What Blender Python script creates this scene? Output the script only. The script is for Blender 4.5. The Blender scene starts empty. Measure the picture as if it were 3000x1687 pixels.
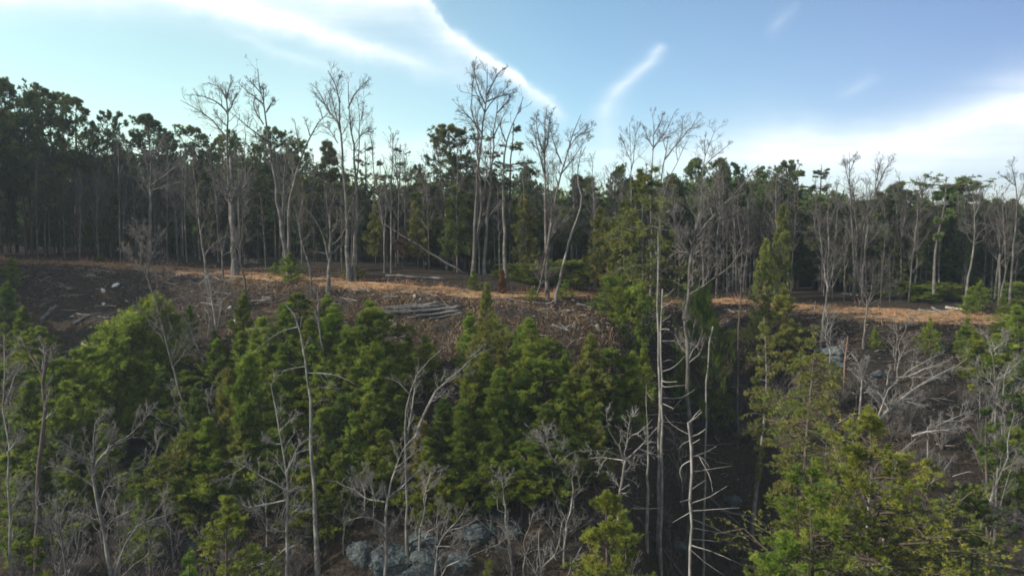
import bpy, math, random
import numpy as np
from math import radians, sin, cos, pi

# ------------------------------------------------------------------ camera, sky, sun
S = bpy.context.scene
COL = S.collection
F = 1500 / math.tan(radians(35.0))          # focal length in pixels of the 3000 x 1687 photograph
PITCH = radians(4.09)
cam = bpy.data.objects.new("camera", bpy.data.cameras.new("camera"))
COL.objects.link(cam)
cam.data.sensor_width = 36
cam.data.lens = 18 / math.tan(radians(35.0))
cam.data.clip_end = 4000
cam.location = (0, 0, 0)
cam.rotation_euler = (radians(90) - PITCH, 0, 0)
S.camera = cam
S.view_settings.view_transform = 'Standard'
S.view_settings.look = 'None'
S.view_settings.gamma = 1
S.view_settings.exposure = 0.66
S.render.film_transparent = False
S.cycles.filter_width = 1.7
S.cycles.max_bounces = 4
S.cycles.diffuse_bounces = 2
S.cycles.glossy_bounces = 1
S.cycles.transmission_bounces = 2
S.cycles.transparent_max_bounces = 4
S.cycles.use_adaptive_sampling = True
S.cycles.adaptive_threshold = 0.02

SUN_EL = radians(29)
SUN_AZ = radians(-106)                       # clockwise from +Y (the view direction): from the left
sun_dir = np.array((sin(SUN_AZ) * cos(SUN_EL), cos(SUN_AZ) * cos(SUN_EL), sin(SUN_EL)))
sl = bpy.data.lights.new("sun", 'SUN')
sl.energy = 5.0
sl.angle = radians(0.5)
sl.color = (1.0, 0.93, 0.80)
so = bpy.data.objects.new("sun", sl)
COL.objects.link(so)
from mathutils import Vector
so.rotation_euler = Vector(sun_dir).to_track_quat('Z', 'Y').to_euler()


def pdir(px, py):
    """world direction through a pixel of the photograph"""
    dx = (px - 1500) / F
    dy = (843.5 - py) / F
    return np.array((dx, cos(PITCH) + dy * sin(PITCH), -sin(PITCH) + dy * cos(PITCH)))


def pt(px, py, Y):
    d = pdir(px, py)
    return d * (Y / d[1])


def to_px(p):
    x, y, z = p
    fw = y * cos(PITCH) - z * sin(PITCH)
    up = y * sin(PITCH) + z * cos(PITCH)
    return 1500 + F * x / fw, 843.5 - F * up / fw


def gno(px, py):
    d = pdir(px, py)
    return d[0] / d[1], d[2] / d[1]


# ---- node helper
class NT:
    def __init__(s, tree):
        s.t = tree

    def n(s, typ, **kw):
        nd = s.t.nodes.new(typ)
        for k, v in kw.items():
            if k.startswith('i_'):
                key = k[2:]
                nd.inputs[int(key) if key.isdigit() else key].default_value = v
            else:
                setattr(nd, k, v)
        return nd

    def l(s, a, b):
        s.t.links.new(a, b)

    def m(s, op, a, b=None, c=None, clamp=False):
        nd = s.t.nodes.new('ShaderNodeMath')
        nd.operation = op
        nd.use_clamp = clamp
        for i, v in enumerate((a, b, c)):
            if v is None:
                continue
            if isinstance(v, (int, float)):
                nd.inputs[i].default_value = v
            else:
                s.l(v, nd.inputs[i])
        return nd.outputs[0]

    def ramp(s, fac, stops, interp='LINEAR'):
        nd = s.t.nodes.new('ShaderNodeValToRGB')
        cr = nd.color_ramp
        cr.interpolation = interp
        while len(cr.elements) < len(stops):
            cr.elements.new(1.0)
        for e, (p, c) in zip(cr.elements, stops):
            e.position = p
            if not isinstance(c, (tuple, list)):
                c = (c, c, c)
            e.color = (*c[:3], 1)
        s.l(fac, nd.inputs[0])
        return nd.outputs[0]

    def mix(s, fac, a, b, mode='MIX'):
        nd = s.t.nodes.new('ShaderNodeMix')
        nd.data_type = 'RGBA'
        nd.blend_type = mode
        for sock, v in ((nd.inputs[0], fac), (nd.inputs[6], a), (nd.inputs[7], b)):
            if isinstance(v, (int, float)):
                sock.default_value = v
            elif isinstance(v, tuple):
                sock.default_value = (*v[:3], 1)
            else:
                s.l(v, sock)
        return nd.outputs[2]


def build_world():
    w = bpy.data.worlds.new("World")
    S.world = w
    w.use_nodes = True
    t = w.node_tree
    t.nodes.clear()
    N = NT(t)
    out = N.n('ShaderNodeOutputWorld')
    bg = N.n('ShaderNodeBackground')
    N.l(bg.outputs[0], out.inputs[0])
    bg.inputs[1].default_value = 0.1
    sky = N.n('ShaderNodeTexSky', sky_type='NISHITA', sun_disc=False)
    sky.sun_elevation = SUN_EL
    sky.sun_rotation = SUN_AZ
    sky.air_density = 1.0
    sky.dust_density = 0.6
    sky.ozone_density = 1.5
    tc = N.n('ShaderNodeTexCoord')
    sep = N.n('ShaderNodeSeparateXYZ')
    N.l(tc.outputs['Generated'], sep.inputs[0])
    X, Y, Z = sep.outputs
    az = N.m('ARCTAN2', X, Y)
    # cirrus: bands on the sky dome, followed in tangent-plane directions round north
    yy = N.m('MAXIMUM', Y, 0.05)
    u0 = N.m('DIVIDE', X, yy)
    v0 = N.m('DIVIDE', Z, yy)
    front = N.m('GREATER_THAN', Y, 0.1)
    cmb = N.n('ShaderNodeCombineXYZ')
    N.l(u0, cmb.inputs[0])
    N.l(v0, cmb.inputs[1])
    nz = N.n('ShaderNodeTexNoise', i_Scale=3.0, i_Detail=5.0, i_Roughness=0.6)
    N.l(cmb.outputs[0], nz.inputs['Vector'])
    wob = N.m('SUBTRACT', nz.outputs[0], 0.5)
    nf = N.n('ShaderNodeTexNoise', i_Scale=26.0, i_Detail=5.0, i_Roughness=0.6)
    N.l(cmb.outputs[0], nf.inputs['Vector'])
    wob2 = N.m('SUBTRACT', nf.outputs[0], 0.5)
    wob = N.m('MULTIPLY_ADD', wob2, 0.6, wob)
    u = N.m('MULTIPLY_ADD', wob, 0.03, u0)
    v = N.m('MULTIPLY_ADD', wob, 0.026, v0)
    # fine fibres, stretched along the wind
    mp = N.n('ShaderNodeMapping')
    mp.inputs['Rotation'].default_value = (0, 0, radians(32))
    mp.inputs['Scale'].default_value = (2.6, 22, 1)
    N.l(cmb.outputs[0], mp.inputs[0])
    fib = N.n('ShaderNodeTexNoise', i_Scale=1.6, i_Detail=6.0, i_Roughness=0.55)
    N.l(mp.outputs[0], fib.inputs['Vector'])
    fibre = N.ramp(fib.outputs[0], [(0.3, 0.35), (0.7, 1.0)])

    def streak(pts, along_v=False, lo=1.0, hi=1.0):
        """pts: (px, py, intensity, width in px below, width above)"""
        g = [gno(p[0], p[1]) for p in pts]
        A = [q[1] if along_v else q[0] for q in g]
        B = [q[0] if along_v else q[1] for q in g]
        a_in, b_in = (v, u) if along_v else (u, v)
        order = np.argsort(A)
        A = [A[i] for i in order]
        B = [B[i] for i in order]
        P = [pts[i] for i in order]
        a0, a1 = A[0], A[-1]
        fac = N.m('DIVIDE', N.m('SUBTRACT', a_in, a0), a1 - a0)
        b0, b1 = min(B) - .02, max(B) + .02
        pos = [(x - a0) / (a1 - a0) for x in A]
        cen = N.ramp(fac, [(p, (x - b0) / (b1 - b0)) for p, x in zip(pos, B)], 'B_SPLINE' if False else 'CARDINAL')
        cen = N.m('MULTIPLY_ADD', cen, b1 - b0, b0)
        inten = N.ramp(fac, [(p, q[2]) for p, q in zip(pos, P)], 'EASE')
        wl = N.ramp(fac, [(p, q[3] / F * 4) for p, q in zip(pos, P)])
        wh = N.ramp(fac, [(p, q[4] / F * 4) for p, q in zip(pos, P)])
        d = N.m('SUBTRACT', b_in, cen)
        up = N.m('GREATER_THAN', d, 0.0)
        wd = N.m('ADD', N.m('MULTIPLY', wl, N.m('SUBTRACT', 1.0, up)), N.m('MULTIPLY', wh, up))
        q = N.m('DIVIDE', N.m('ABSOLUTE', d), N.m('MAXIMUM', N.m('MULTIPLY', wd, 0.25), 0.0004))
        e = N.m('EXPONENT', N.m('MULTIPLY', N.m('POWER', q, 1.5), -1.0))
        return N.m('MULTIPLY', e, inten)

    parts = []
    parts.append(streak([(430, -12, 0.25, 18, 25), (600, 8, .95, 22, 22), (760, 34, 1.15, 30, 20), (900, 78, 1.1, 34, 24),
                         (1040, 128, .95, 32, 24), (1180, 175, .6, 34, 30), (1320, 225, .22, 40, 34), (1440, 260, 0, 40, 34)]))
    parts.append(streak([(1215, -20, .75, 60, 14), (1255, 20, .9, 60, 14), (1300, 82, 1.0, 50, 12), (1370, 140, 1.15, 36, 14),
                         (1450, 190, 1.2, 26, 15), (1540, 252, 1.05, 26, 15), (1620, 310, .6, 26, 18), (1680, 350, 0, 26, 20)]))
    parts.append(streak([(1935, 120, 0.0, 16, 16), (1925, 150, .55, 20, 18), (1890, 195, .55, 26, 22), (1830, 245, .55, 26, 24),
                         (1785, 300, .45, 26, 30), (1772, 360, .3, 40, 44), (1775, 430, .2, 60, 60)], along_v=True))
    # thin veil between the two long bands, upper left
    parts.append(streak([(500, 90, 0.0, 60, 80), (800, 60, .12, 60, 90), (1050, 40, .26, 70, 110), (1200, 60, .34, 80, 100), (1330, 180, .16, 60, 60), (1450, 260, 0, 40, 40)]))
    parts.append(streak([(640, 80, 0.0, 12, 12), (800, 135, .28, 16, 16), (950, 195, .22, 18, 18), (1100, 235, 0, 20, 20)]))
    parts.append(streak([(2230, 100, 0.0, 20, 20), (2290, 60, .16, 24, 24), (2330, 25, .1, 20, 20), (2360, 0, .0, 20, 20)]))
    parts.append(streak([(2420, 290, 0.0, 16, 16), (2520, 255, .16, 16, 20), (2600, 230, .0, 16, 16)]))
    # the bright bank of cloud low on the right
    parts.append(streak([(1700, 540, 0.0, 70, 60), (1900, 500, .25, 70, 70), (2100, 455, .55, 80, 70), (2300, 425, 1.15, 80, 55), (2480, 430, 1.05, 80, 50),
                         (2620, 415, 1.0, 90, 55), (2760, 385, 1.15, 100, 66), (2900, 345, 1.3, 110, 74), (3050, 295, 1.35, 130, 80), (3400, 170, 1, 200, 90)]))
    # pale cumulus glow just over the trees
    parts.append(streak([(-200, 470, .3, 50, 40), (300, 460, .35, 50, 26), (800, 450, .25, 50, 30), (1260, 425, .4, 50, 24), (1500, 440, .2, 50, 34), (1900, 470, .2, 50, 40)]))
    tot = parts[0]
    for p in parts[1:]:
        tot = N.m('ADD', tot, p)
    tot = N.m('MULTIPLY', tot, N.m('MULTIPLY_ADD', fibre, 0.85, 0.22))
    # broken cloud added over the unseen sky behind the view, to fill the shade
    n3 = N.n('ShaderNodeTexNoise', i_Scale=2.5, i_Detail=6.0, i_Roughness=.55)
    N.l(tc.outputs['Generated'], n3.inputs['Vector'])
    rear_fill = N.m('MULTIPLY', N.ramp(n3.outputs[0], [(.35, .15), (.6, .95)]), N.ramp(N.m('MULTIPLY_ADD', Y, -1.0, .5, clamp=True), [(.4, 0.0), (.75, 1.0)]))
    tot = N.m('ADD', N.m('MULTIPLY', tot, front), rear_fill)
    tot = N.m('MINIMUM', tot, 1.25)
    # the bluer grey hollow in the bank on the far right
    # sky tint: the side towards the sun is paler and more cyan
    azf = N.m('MULTIPLY_ADD', az, 0.25 / 0.65, 0.5, clamp=True)
    tint = N.ramp(azf, TINT)
    base = N.mix(1.0, sky.outputs[0], tint, 'MULTIPLY')
    white = N.n('ShaderNodeRGB')
    white.outputs[0].default_value = (7.6, 8.1, 8.3, 1)
    colr = N.mix(N.m('MINIMUM', tot, 1.0), base, white.outputs[0])
    N.l(colr, bg.inputs[0])


TINT = [(0.0, (1.25, 1.35, 1.2)), (.25, (1.68, 1.72, 1.27)), (.33, (1.66, 1.70, 1.27)), (.395, (1.72, 1.70, 1.32)), (.5, (1.26, 1.38, 1.26)), (.535, (1.10, 1.23, 1.20)), (.68, (.82, .83, .93)), (.75, (.64, .64, .78)), (1.0, (1.1, 1.1, 1.1))]  # last stop lifts the unseen sky right and behind, for more fill
build_world()

# ------------------------------------------------------------------ terrain
rng = np.random.default_rng(7)


def vnoise(x, y, seed=0):
    """cheap value noise, arrays in, about -1..1 out"""
    x = np.asarray(x, float)
    y = np.asarray(y, float)
    xi = np.floor(x).astype(np.int64)
    yi = np.floor(y).astype(np.int64)
    xf = x - xi
    yf = y - yi
    xf = xf * xf * (3 - 2 * xf)
    yf = yf * yf * (3 - 2 * yf)

    def h(a, b):
        v = (a * 374761393 + b * 668265263 + seed * 974711) & 0x7fffffff
        v = ((v ^ (v >> 13)) * 1274126177) & 0x7fffffff
        return ((v ^ (v >> 16)) & 0xffff) / 32767.5 - 1
    return (h(xi, yi) * (1 - xf) + h(xi + 1, yi) * xf) * (1 - yf) + (h(xi, yi + 1) * (1 - xf) + h(xi + 1, yi + 1) * xf) * yf


def H(x, y):
    x = np.asarray(x, float)
    y = np.asarray(y, float)
    zb = np.interp(x, [-80, -52, -38, -24, -10, 0, 6, 10, 17, 28, 38, 52, 80],
                   [-3.0, -3.6, -4.2, -5.0, -5.8, -6.6, -7.3, -7.7, -8.0, -8.4, -8.9, -9.4, -10.2])
    ye = np.interp(x, [-80, -52, -38, -28, -18, -8, 2, 6, 9, 12, 17, 22, 27, 34, 52, 80],
                   [80, 80, 78, 74, 70, 68, 65, 64, 66, 74, 82, 82, 78, 74, 73, 74])
    ye = ye + 0.8 * vnoise(x / 5, 0 * x + 3.3, 2)
    s = np.interp(x, [-60, -35, -20, 0, 60], [.36, .42, .6, .66, .62])
    ex = np.interp(x, [-60, -35, -20, 0, 60], [.5, .46, .35, .3, .3])
    d = np.maximum(ye - y, 0)
    drop = s * (np.sqrt(d * d + 1.2) - 1.095) + ex * np.maximum(d - 11, 0)
    back = np.maximum(y - ye, 0)
    z = zb - drop + np.interp(x, [-60, -30, -12, 10, 30, 50], [.05, .10, .12, .08, .10, .11]) * np.minimum(back, 15) + .02 * np.minimum(back, 30)
    xr = np.interp(y, [30, 50, 60, 80], [9, 13.5, 18, 19])
    rav = 3.6 * np.exp(-((x - xr) / 4.8) ** 2) * np.clip((84 - y) / 12, 0, 1) * np.clip((y - 30) / 10, 0, 1)
    z = z - rav
    z = np.maximum(z, -30 - (50 - np.minimum(y, 50)) * .04)
    k = np.clip((y - 118) / 70, 0, 1)
    z = z + 11 * k * k * (3 - 2 * k)
    z = z + 0.35 * vnoise(x / 6, y / 6, 1) * np.clip(d / 3, .15, 1) + 0.16 * vnoise(x / 1.7, y / 1.7, 4) * np.clip(d / 3, .25, 1)
    return z


def hit(px, py, y0=20.0, y1=110.0):
    """where the ray through a pixel meets the ground"""
    d = pdir(px, py)
    ys = np.arange(y0, y1, 0.05)
    P = d[None, :] / d[1] * ys[:, None]
    below = P[:, 2] < H(P[:, 0], P[:, 1])
    if not below.any():
        return pt(px, py, 75.0)
    return P[int(np.argmax(below))]


# ------------------------------------------------------------------ mesh helpers
def mesh(name, verts, faces, k, mat, attr=None, smooth=True):
    """faces: (M,k) index array"""
    me = bpy.data.meshes.new(name)
    V = np.asarray(verts, np.float32)
    Fc = np.asarray(faces, np.int32)
    me.vertices.add(len(V))
    me.vertices.foreach_set('co', V.ravel())
    me.loops.add(Fc.size)
    me.loops.foreach_set('vertex_index', Fc.ravel())
    me.polygons.add(len(Fc))
    me.polygons.foreach_set('loop_start', np.arange(0, Fc.size, k, dtype=np.int32))
    me.polygons.foreach_set('use_smooth', np.full(len(Fc), smooth))
    if attr is not None:
        a = me.attributes.new('tint', 'FLOAT', 'POINT')
        a.data.foreach_set('value', np.asarray(attr, np.float32))
    me.update(calc_edges=True)
    if mat:
        me.materials.append(mat)
    return me


def obj(name, me, parent=None, loc=None):
    o = bpy.data.objects.new(name, me)
    COL.objects.link(o)
    if parent is not None:
        o.parent = parent
    if loc is not None:
        o.location = loc
    return o


def thing(name, label, cat, loc, rz=0, sc=1, group=None):
    o = bpy.data.objects.new(name, None)
    COL.objects.link(o)
    o.empty_display_size = .5
    o.location = loc
    o.rotation_euler = (0, 0, rz)
    o.scale = (sc, sc, sc) if isinstance(sc, (int, float)) else sc
    o['label'] = label
    o['category'] = cat
    if group:
        o['group'] = group
    return o


def tag(o, label=None, cat=None, group=None, kind=None):
    if label:
        o['label'] = label
    if cat:
        o['category'] = cat
    if group:
        o['group'] = group
    if kind:
        o['kind'] = kind
    return o


def nrm(a):
    return a / np.maximum(np.linalg.norm(a, axis=-1, keepdims=True), 1e-9)


def tubes(P, R, n):
    """P (M,k,3) polylines, R (M,k) radii -> verts, quads"""
    M, k, _ = P.shape
    T = np.empty_like(P)
    T[:, 1:-1] = P[:, 2:] - P[:, :-2]
    T[:, 0] = P[:, 1] - P[:, 0]
    T[:, -1] = P[:, -1] - P[:, -2]
    T = nrm(T)
    mean = nrm(P[:, -1] - P[:, 0])
    ref = np.where((np.abs(mean[:, 2:3]) > .8), np.array([[1., 0, 0]]), np.array([[0, 0, 1.]]))
    A = nrm(np.cross(T, ref[:, None, :]))
    B = np.cross(T, A)
    an = np.arange(n) * 2 * pi / n
    V = P[:, :, None, :] + R[:, :, None, None] * (A[:, :, None, :] * np.cos(an)[None, None, :, None] + B[:, :, None, :] * np.sin(an)[None, None, :, None])
    V = V.reshape(-1, 3)
    base = (np.arange(M) * k * n)[:, None, None]
    i = (np.arange(k - 1) * n)[None, :, None]
    j = np.arange(n)[None, None, :]
    j2 = (j + 1) % n
    Q = np.stack([base + i + j, base + i + j2, base + i + n + j2, base + i + n + j], -1).reshape(-1, 4)
    return V, Q


class Acc:
    def __init__(s):
        s.v = []
        s.f = []
        s.n = 0

    def add(s, V, Fc):
        s.v.append(V)
        s.f.append(Fc + s.n)
        s.n += len(V)

    def get(s):
        return np.concatenate(s.v), np.concatenate(s.f)


def resample(P, k):
    P = np.asarray(P, float)
    d = np.concatenate([[0], np.cumsum(np.linalg.norm(np.diff(P, axis=0), axis=1))])
    t = np.linspace(0, d[-1], k)
    # smooth a little: Catmull-Rom through the points
    out = np.stack([np.interp(t, d, P[:, c]) for c in range(3)], 1)
    for _ in range(1):
        q = out.copy()
        q[1:-1] = .25 * out[:-2] + .5 * out[1:-1] + .25 * out[2:]
        out = q
    return out


def children(P, R, c, rg, t0=.3, ang=(35, 65), ratio=(.3, .6), up=.25, k=5, bend=.25, rmin=.008, rr=.6, tp=1.0, Lmax=99, jit=.04):
    """c offspring for each polyline, all at once"""
    M, kk, _ = P.shape
    t = t0 + (1 - t0) * rg.random((M, c)) ** tp
    f = t * (kk - 1)
    i = np.minimum(f.astype(int), kk - 2)
    w = (f - i)[..., None]
    m = np.arange(M)[:, None]
    p0 = P[m, i] * (1 - w) + P[m, i + 1] * w
    r0 = R[m, i] * (1 - w[..., 0]) + R[m, i + 1] * w[..., 0]
    tan = nrm(P[m, i + 1] - P[m, i])
    L = np.linalg.norm(np.diff(P, axis=1), axis=2).sum(1)[:, None]
    rnd = rg.normal(size=(M, c, 3))
    perp = nrm(rnd - (rnd * tan).sum(-1, keepdims=True) * tan)
    a = np.radians(rg.uniform(*ang, (M, c)))[..., None]
    d = tan * np.cos(a) + perp * np.sin(a)
    d[..., 2] += up
    d = nrm(d)
    ln = np.minimum(L * rg.uniform(*ratio, (M, c)) * (1.2 - .9 * t), Lmax * (1.2 - .6 * t))
    s = np.linspace(0, 1, k)
    bd = nrm(rg.normal(size=(M, c, 3)) + np.array([0, 0, .5]))
    Q = p0[:, :, None, :] + ln[..., None, None] * (d[:, :, None, :] * s[None, None, :, None] + bend * bd[:, :, None, :] * (s ** 2)[None, None, :, None])
    Q[:, :, 1:] += rg.normal(size=(M, c, k - 1, 3)) * (jit * ln)[..., None, None]
    rs = np.maximum(r0 * rr, rmin)
    RR = rs[..., None] * (1 - .72 * s) + rmin * .25
    return Q.reshape(-1, k, 3), RR.reshape(-1, k)


# ------------------------------------------------------------------ materials
def new_mat(name):
    m = bpy.data.materials.new(name)
    m.use_nodes = True
    t = m.node_tree
    t.nodes.clear()
    N = NT(t)
    out = N.n('ShaderNodeOutputMaterial')
    return m, N, out


def bark_mat(name, dark, light, scale=6.0, patch=None, var=.25):
    m, N, out = new_mat(name)
    b = N.n('ShaderNodeBsdfPrincipled')
    b.inputs['Roughness'].default_value = .9
    b.inputs['Specular IOR Level'].default_value = .15
    tc = N.n('ShaderNodeTexCoord')
    mp = N.n('ShaderNodeMapping')
    mp.inputs['Scale'].default_value = (1, 1, .22)
    N.l(tc.outputs['Object'], mp.inputs[0])
    n1 = N.n('ShaderNodeTexNoise', i_Scale=scale, i_Detail=6.0, i_Roughness=.65)
    N.l(mp.outputs[0], n1.inputs['Vector'])
    f = N.ramp(n1.outputs[0], [(.34, 0.0), (.66, 1.0)])
    c = N.mix(f, dark, light)
    if patch:
        n2 = N.n('ShaderNodeTexNoise', i_Scale=1.3, i_Detail=4.0)
        N.l(tc.outputs['Object'], n2.inputs['Vector'])
        c = N.mix(N.ramp(n2.outputs[0], [(.5, 0.0), (.62, .75)]), c, patch)
    oi = N.n('ShaderNodeObjectInfo')
    hs = N.n('ShaderNodeHueSaturation')
    N.l(c, hs.inputs['Color'])
    N.l(N.m('MULTIPLY_ADD', oi.outputs['Random'], var * 2, 1 - var), hs.inputs['Value'])
    N.l(hs.outputs[0], b.inputs['Base Color'])
    bp = N.n('ShaderNodeBump', i_Strength=.5, i_Distance=.03)
    N.l(n1.outputs[0], bp.inputs['Height'])
    N.l(bp.outputs[0], b.inputs['Normal'])
    N.l(b.outputs[0], out.inputs[0])
    return m


def leaf_mat(name, cols, trans=.35, var=.2, tcol=None, hue=.03):
    m, N, out = new_mat(name)
    at = N.n('ShaderNodeAttribute', attribute_name='tint')
    k = len(cols)
    c = N.ramp(at.outputs['Fac'], [(i / (k - 1), q) for i, q in enumerate(cols)])
    oi = N.n('ShaderNodeObjectInfo')
    hs = N.n('ShaderNodeHueSaturation')
    N.l(c, hs.inputs['Color'])
    N.l(N.m('MULTIPLY_ADD', oi.outputs['Random'], var * 2, 1 - var), hs.inputs['Value'])
    r2 = N.m('FRACT', N.m('MULTIPLY', oi.outputs['Random'], 17.31))
    N.l(N.m('MULTIPLY_ADD', r2, hue * 2, .5 - hue), hs.inputs['Hue'])
    d = N.n('ShaderNodeBsdfPrincipled')
    d.inputs['Roughness'].default_value = .6
    d.inputs['Specular IOR Level'].default_value = .25
    N.l(hs.outputs[0], d.inputs['Base Color'])
    tr = N.n('ShaderNodeBsdfTranslucent')
    N.l(hs.outputs[0], tr.inputs[0])
    mx = N.n('ShaderNodeMixShader')
    mx.inputs[0].default_value = trans
    N.l(d.outputs[0], mx.inputs[1])
    N.l(tr.outputs[0], mx.inputs[2])
    N.l(mx.outputs[0], out.inputs[0])
    return m


M_BARK = bark_mat("grey_bark", (.040, .035, .032), (.115, .105, .095), patch=(.15, .145, .13))
M_TWIG = bark_mat("twig_bark", (.055, .048, .045), (.125, .112, .105))
M_BARKL = bark_mat("pale_grey_bark", (.06, .056, .053), (.19, .18, .165), patch=(.24, .235, .215))
M_TWIGL = bark_mat("pale_twigs", (.09, .082, .078), (.22, .205, .19))
M_PINEBARK = bark_mat("pine_bark", (.035, .028, .024), (.09, .072, .06))
M_SNAG = bark_mat("weathered_wood", (.075, .07, .066), (.19, .178, .165), patch=(.25, .232, .21))
M_LOG = bark_mat("log_wood", (.03, .03, .032), (.105, .10, .10), patch=(.14, .13, .12))
M_REDBARK = bark_mat("red_bark", (.08, .05, .035), (.22, .14, .10))
M_NEEDLE_FAR = leaf_mat("far_needles", [(.044, .066, .024), (.092, .122, .036), (.150, .170, .048)], trans=.3, var=.25)
M_NEEDLE_YNG = leaf_mat("young_needles", [(.056, .094, .017), (.148, .198, .027), (.27, .30, .042)], trans=.42, var=.22, hue=.012)
M_NEEDLE_OLV = leaf_mat("olive_needles", [(.08, .10, .024), (.17, .18, .038), (.27, .255, .054)], trans=.35, var=.15)
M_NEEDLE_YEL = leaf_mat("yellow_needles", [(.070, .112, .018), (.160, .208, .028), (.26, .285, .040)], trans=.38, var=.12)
M_NEEDLE_SUNLIT = leaf_mat("sunlit_needles", [(.075, .125, .018), (.17, .235, .026), (.29, .33, .045)], trans=.42, var=.12, hue=.012)  # lighter copy of the young needles, sunlight put into the colour
M_NEEDLE_DRK = leaf_mat("dark_needles", [(.035, .065, .018), (.085, .125, .026), (.15, .185, .036)], trans=.4, var=.15, hue=.012)
M_LEAF_RUST = leaf_mat("rust_leaves", [(.06, .035, .025), (.11, .06, .04), (.16, .10, .065)], trans=.3, var=.2)
M_GRASS = leaf_mat("dry_grass", [(.20, .105, .05), (.36, .20, .095), (.48, .31, .16)], trans=.3, var=.0)
M_BRUSH = leaf_mat("brush_stems", [(.03, .027, .025), (.066, .06, .054), (.15, .14, .128)], trans=0.05, var=.0)
M_BRACKEN = leaf_mat('bracken', [(.06, .032, .022), (.16, .085, .05), (.30, .19, .12)], trans=.2, var=.0)
M_SLASH = leaf_mat('slash_wood', [(.04, .030, .025), (.10, .08, .068), (.30, .26, .23)], trans=0.0, var=.0)
M_LITTER = leaf_mat("leaf_litter", [(.04, .024, .016), (.10, .055, .034), (.2, .14, .10)], trans=0.1, var=.0)


def ground_mat():
    m, N, out = new_mat("ground_soil")
    b = N.n('ShaderNodeBsdfPrincipled')
    b.inputs['Roughness'].default_value = 1
    b.inputs['Specular IOR Level'].default_value = .05
    tc = N.n('ShaderNodeTexCoord')
    n1 = N.n('ShaderNodeTexNoise', i_Scale=.35, i_Detail=8.0, i_Roughness=.65)
    n2 = N.n('ShaderNodeTexNoise', i_Scale=3.5, i_Detail=6.0, i_Roughness=.7)
    N.l(tc.outputs['Object'], n1.inputs['Vector'])
    N.l(tc.outputs['Object'], n2.inputs['Vector'])
    c = N.ramp(n2.outputs[0], [(.3, (.013, .011, .010)), (.5, (.028, .024, .020)), (.7, (.055, .046, .038))])
    c2 = N.ramp(n2.outputs[0], [(.3, (.018, .014, .010)), (.55, (.042, .030, .020)), (.7, (.075, .055, .04))])
    c = N.mix(N.ramp(n1.outputs[0], [(.42, 0.0), (.6, .8)]), c, c2)
    N.l(c, b.inputs['Base Color'])
    bp = N.n('ShaderNodeBump', i_Strength=.8, i_Distance=.15)
    N.l(n2.outputs[0], bp.inputs['Height'])
    N.l(bp.outputs[0], b.inputs['Normal'])
    N.l(b.outputs[0], out.inputs[0])
    return m


def track_mat():
    m, N, out = new_mat("track_grass")
    b = N.n('ShaderNodeBsdfPrincipled')
    b.inputs['Roughness'].default_value = 1
    b.inputs['Specular IOR Level'].default_value = .05
    tc = N.n('ShaderNodeTexCoord')
    n2 = N.n('ShaderNodeTexNoise', i_Scale=1.4, i_Detail=7.0, i_Roughness=.7)
    N.l(tc.outputs['Object'], n2.inputs['Vector'])
    c = N.ramp(n2.outputs[0], [(.3, (.12, .075, .04)), (.5, (.24, .145, .075)), (.7, (.36, .24, .13))])
    N.l(c, b.inputs['Base Color'])
    N.l(b.outputs[0], out.inputs[0])
    return m


def rock_mat(name="bluff_rock", dark=(.03, .036, .038), light=(.075, .09, .097), lichen=(.085, .108, .10)):
    m, N, out = new_mat(name)
    b = N.n('ShaderNodeBsdfPrincipled')
    b.inputs['Roughness'].default_value = .95
    b.inputs['Specular IOR Level'].default_value = .1
    tc = N.n('ShaderNodeTexCoord')
    n1 = N.n('ShaderNodeTexNoise', i_Scale=1.6, i_Detail=9.0, i_Roughness=.7)
    mp = N.n('ShaderNodeMapping')
    mp.inputs['Scale'].default_value = (1, 1, 1.8)
    N.l(tc.outputs['Object'], mp.inputs[0])
    N.l(mp.outputs[0], n1.inputs['Vector'])
    vo = N.n('ShaderNodeTexVoronoi', i_Scale=2.4, feature='DISTANCE_TO_EDGE')
    N.l(mp.outputs[0], vo.inputs['Vector'])
    c = N.mix(N.ramp(n1.outputs[0], [(.36, 0.0), (.66, 1.0)]), dark, light)
    n3 = N.n('ShaderNodeTexNoise', i_Scale=5.0, i_Detail=5.0)
    N.l(tc.outputs['Object'], n3.inputs['Vector'])
    c = N.mix(N.ramp(n3.outputs[0], [(.52, 0.0), (.62, .7)]), c, lichen)
    N.l(c, b.inputs['Base Color'])
    hgt = N.m('ADD', n1.outputs[0], N.m('MINIMUM', N.m('MULTIPLY', vo.outputs[0], 4.0), .6))
    bp = N.n('ShaderNodeBump', i_Strength=.5, i_Distance=.12)
    N.l(hgt, bp.inputs['Height'])
    N.l(bp.outputs[0], b.inputs['Normal'])
    N.l(b.outputs[0], out.inputs[0])
    return m


M_GROUND = ground_mat()
M_TRACK = track_mat()
M_ROCK = rock_mat()
M_PALE = rock_mat("pale_stone", (.35, .34, .33), (.62, .61, .6), (.5, .5, .48))

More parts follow.
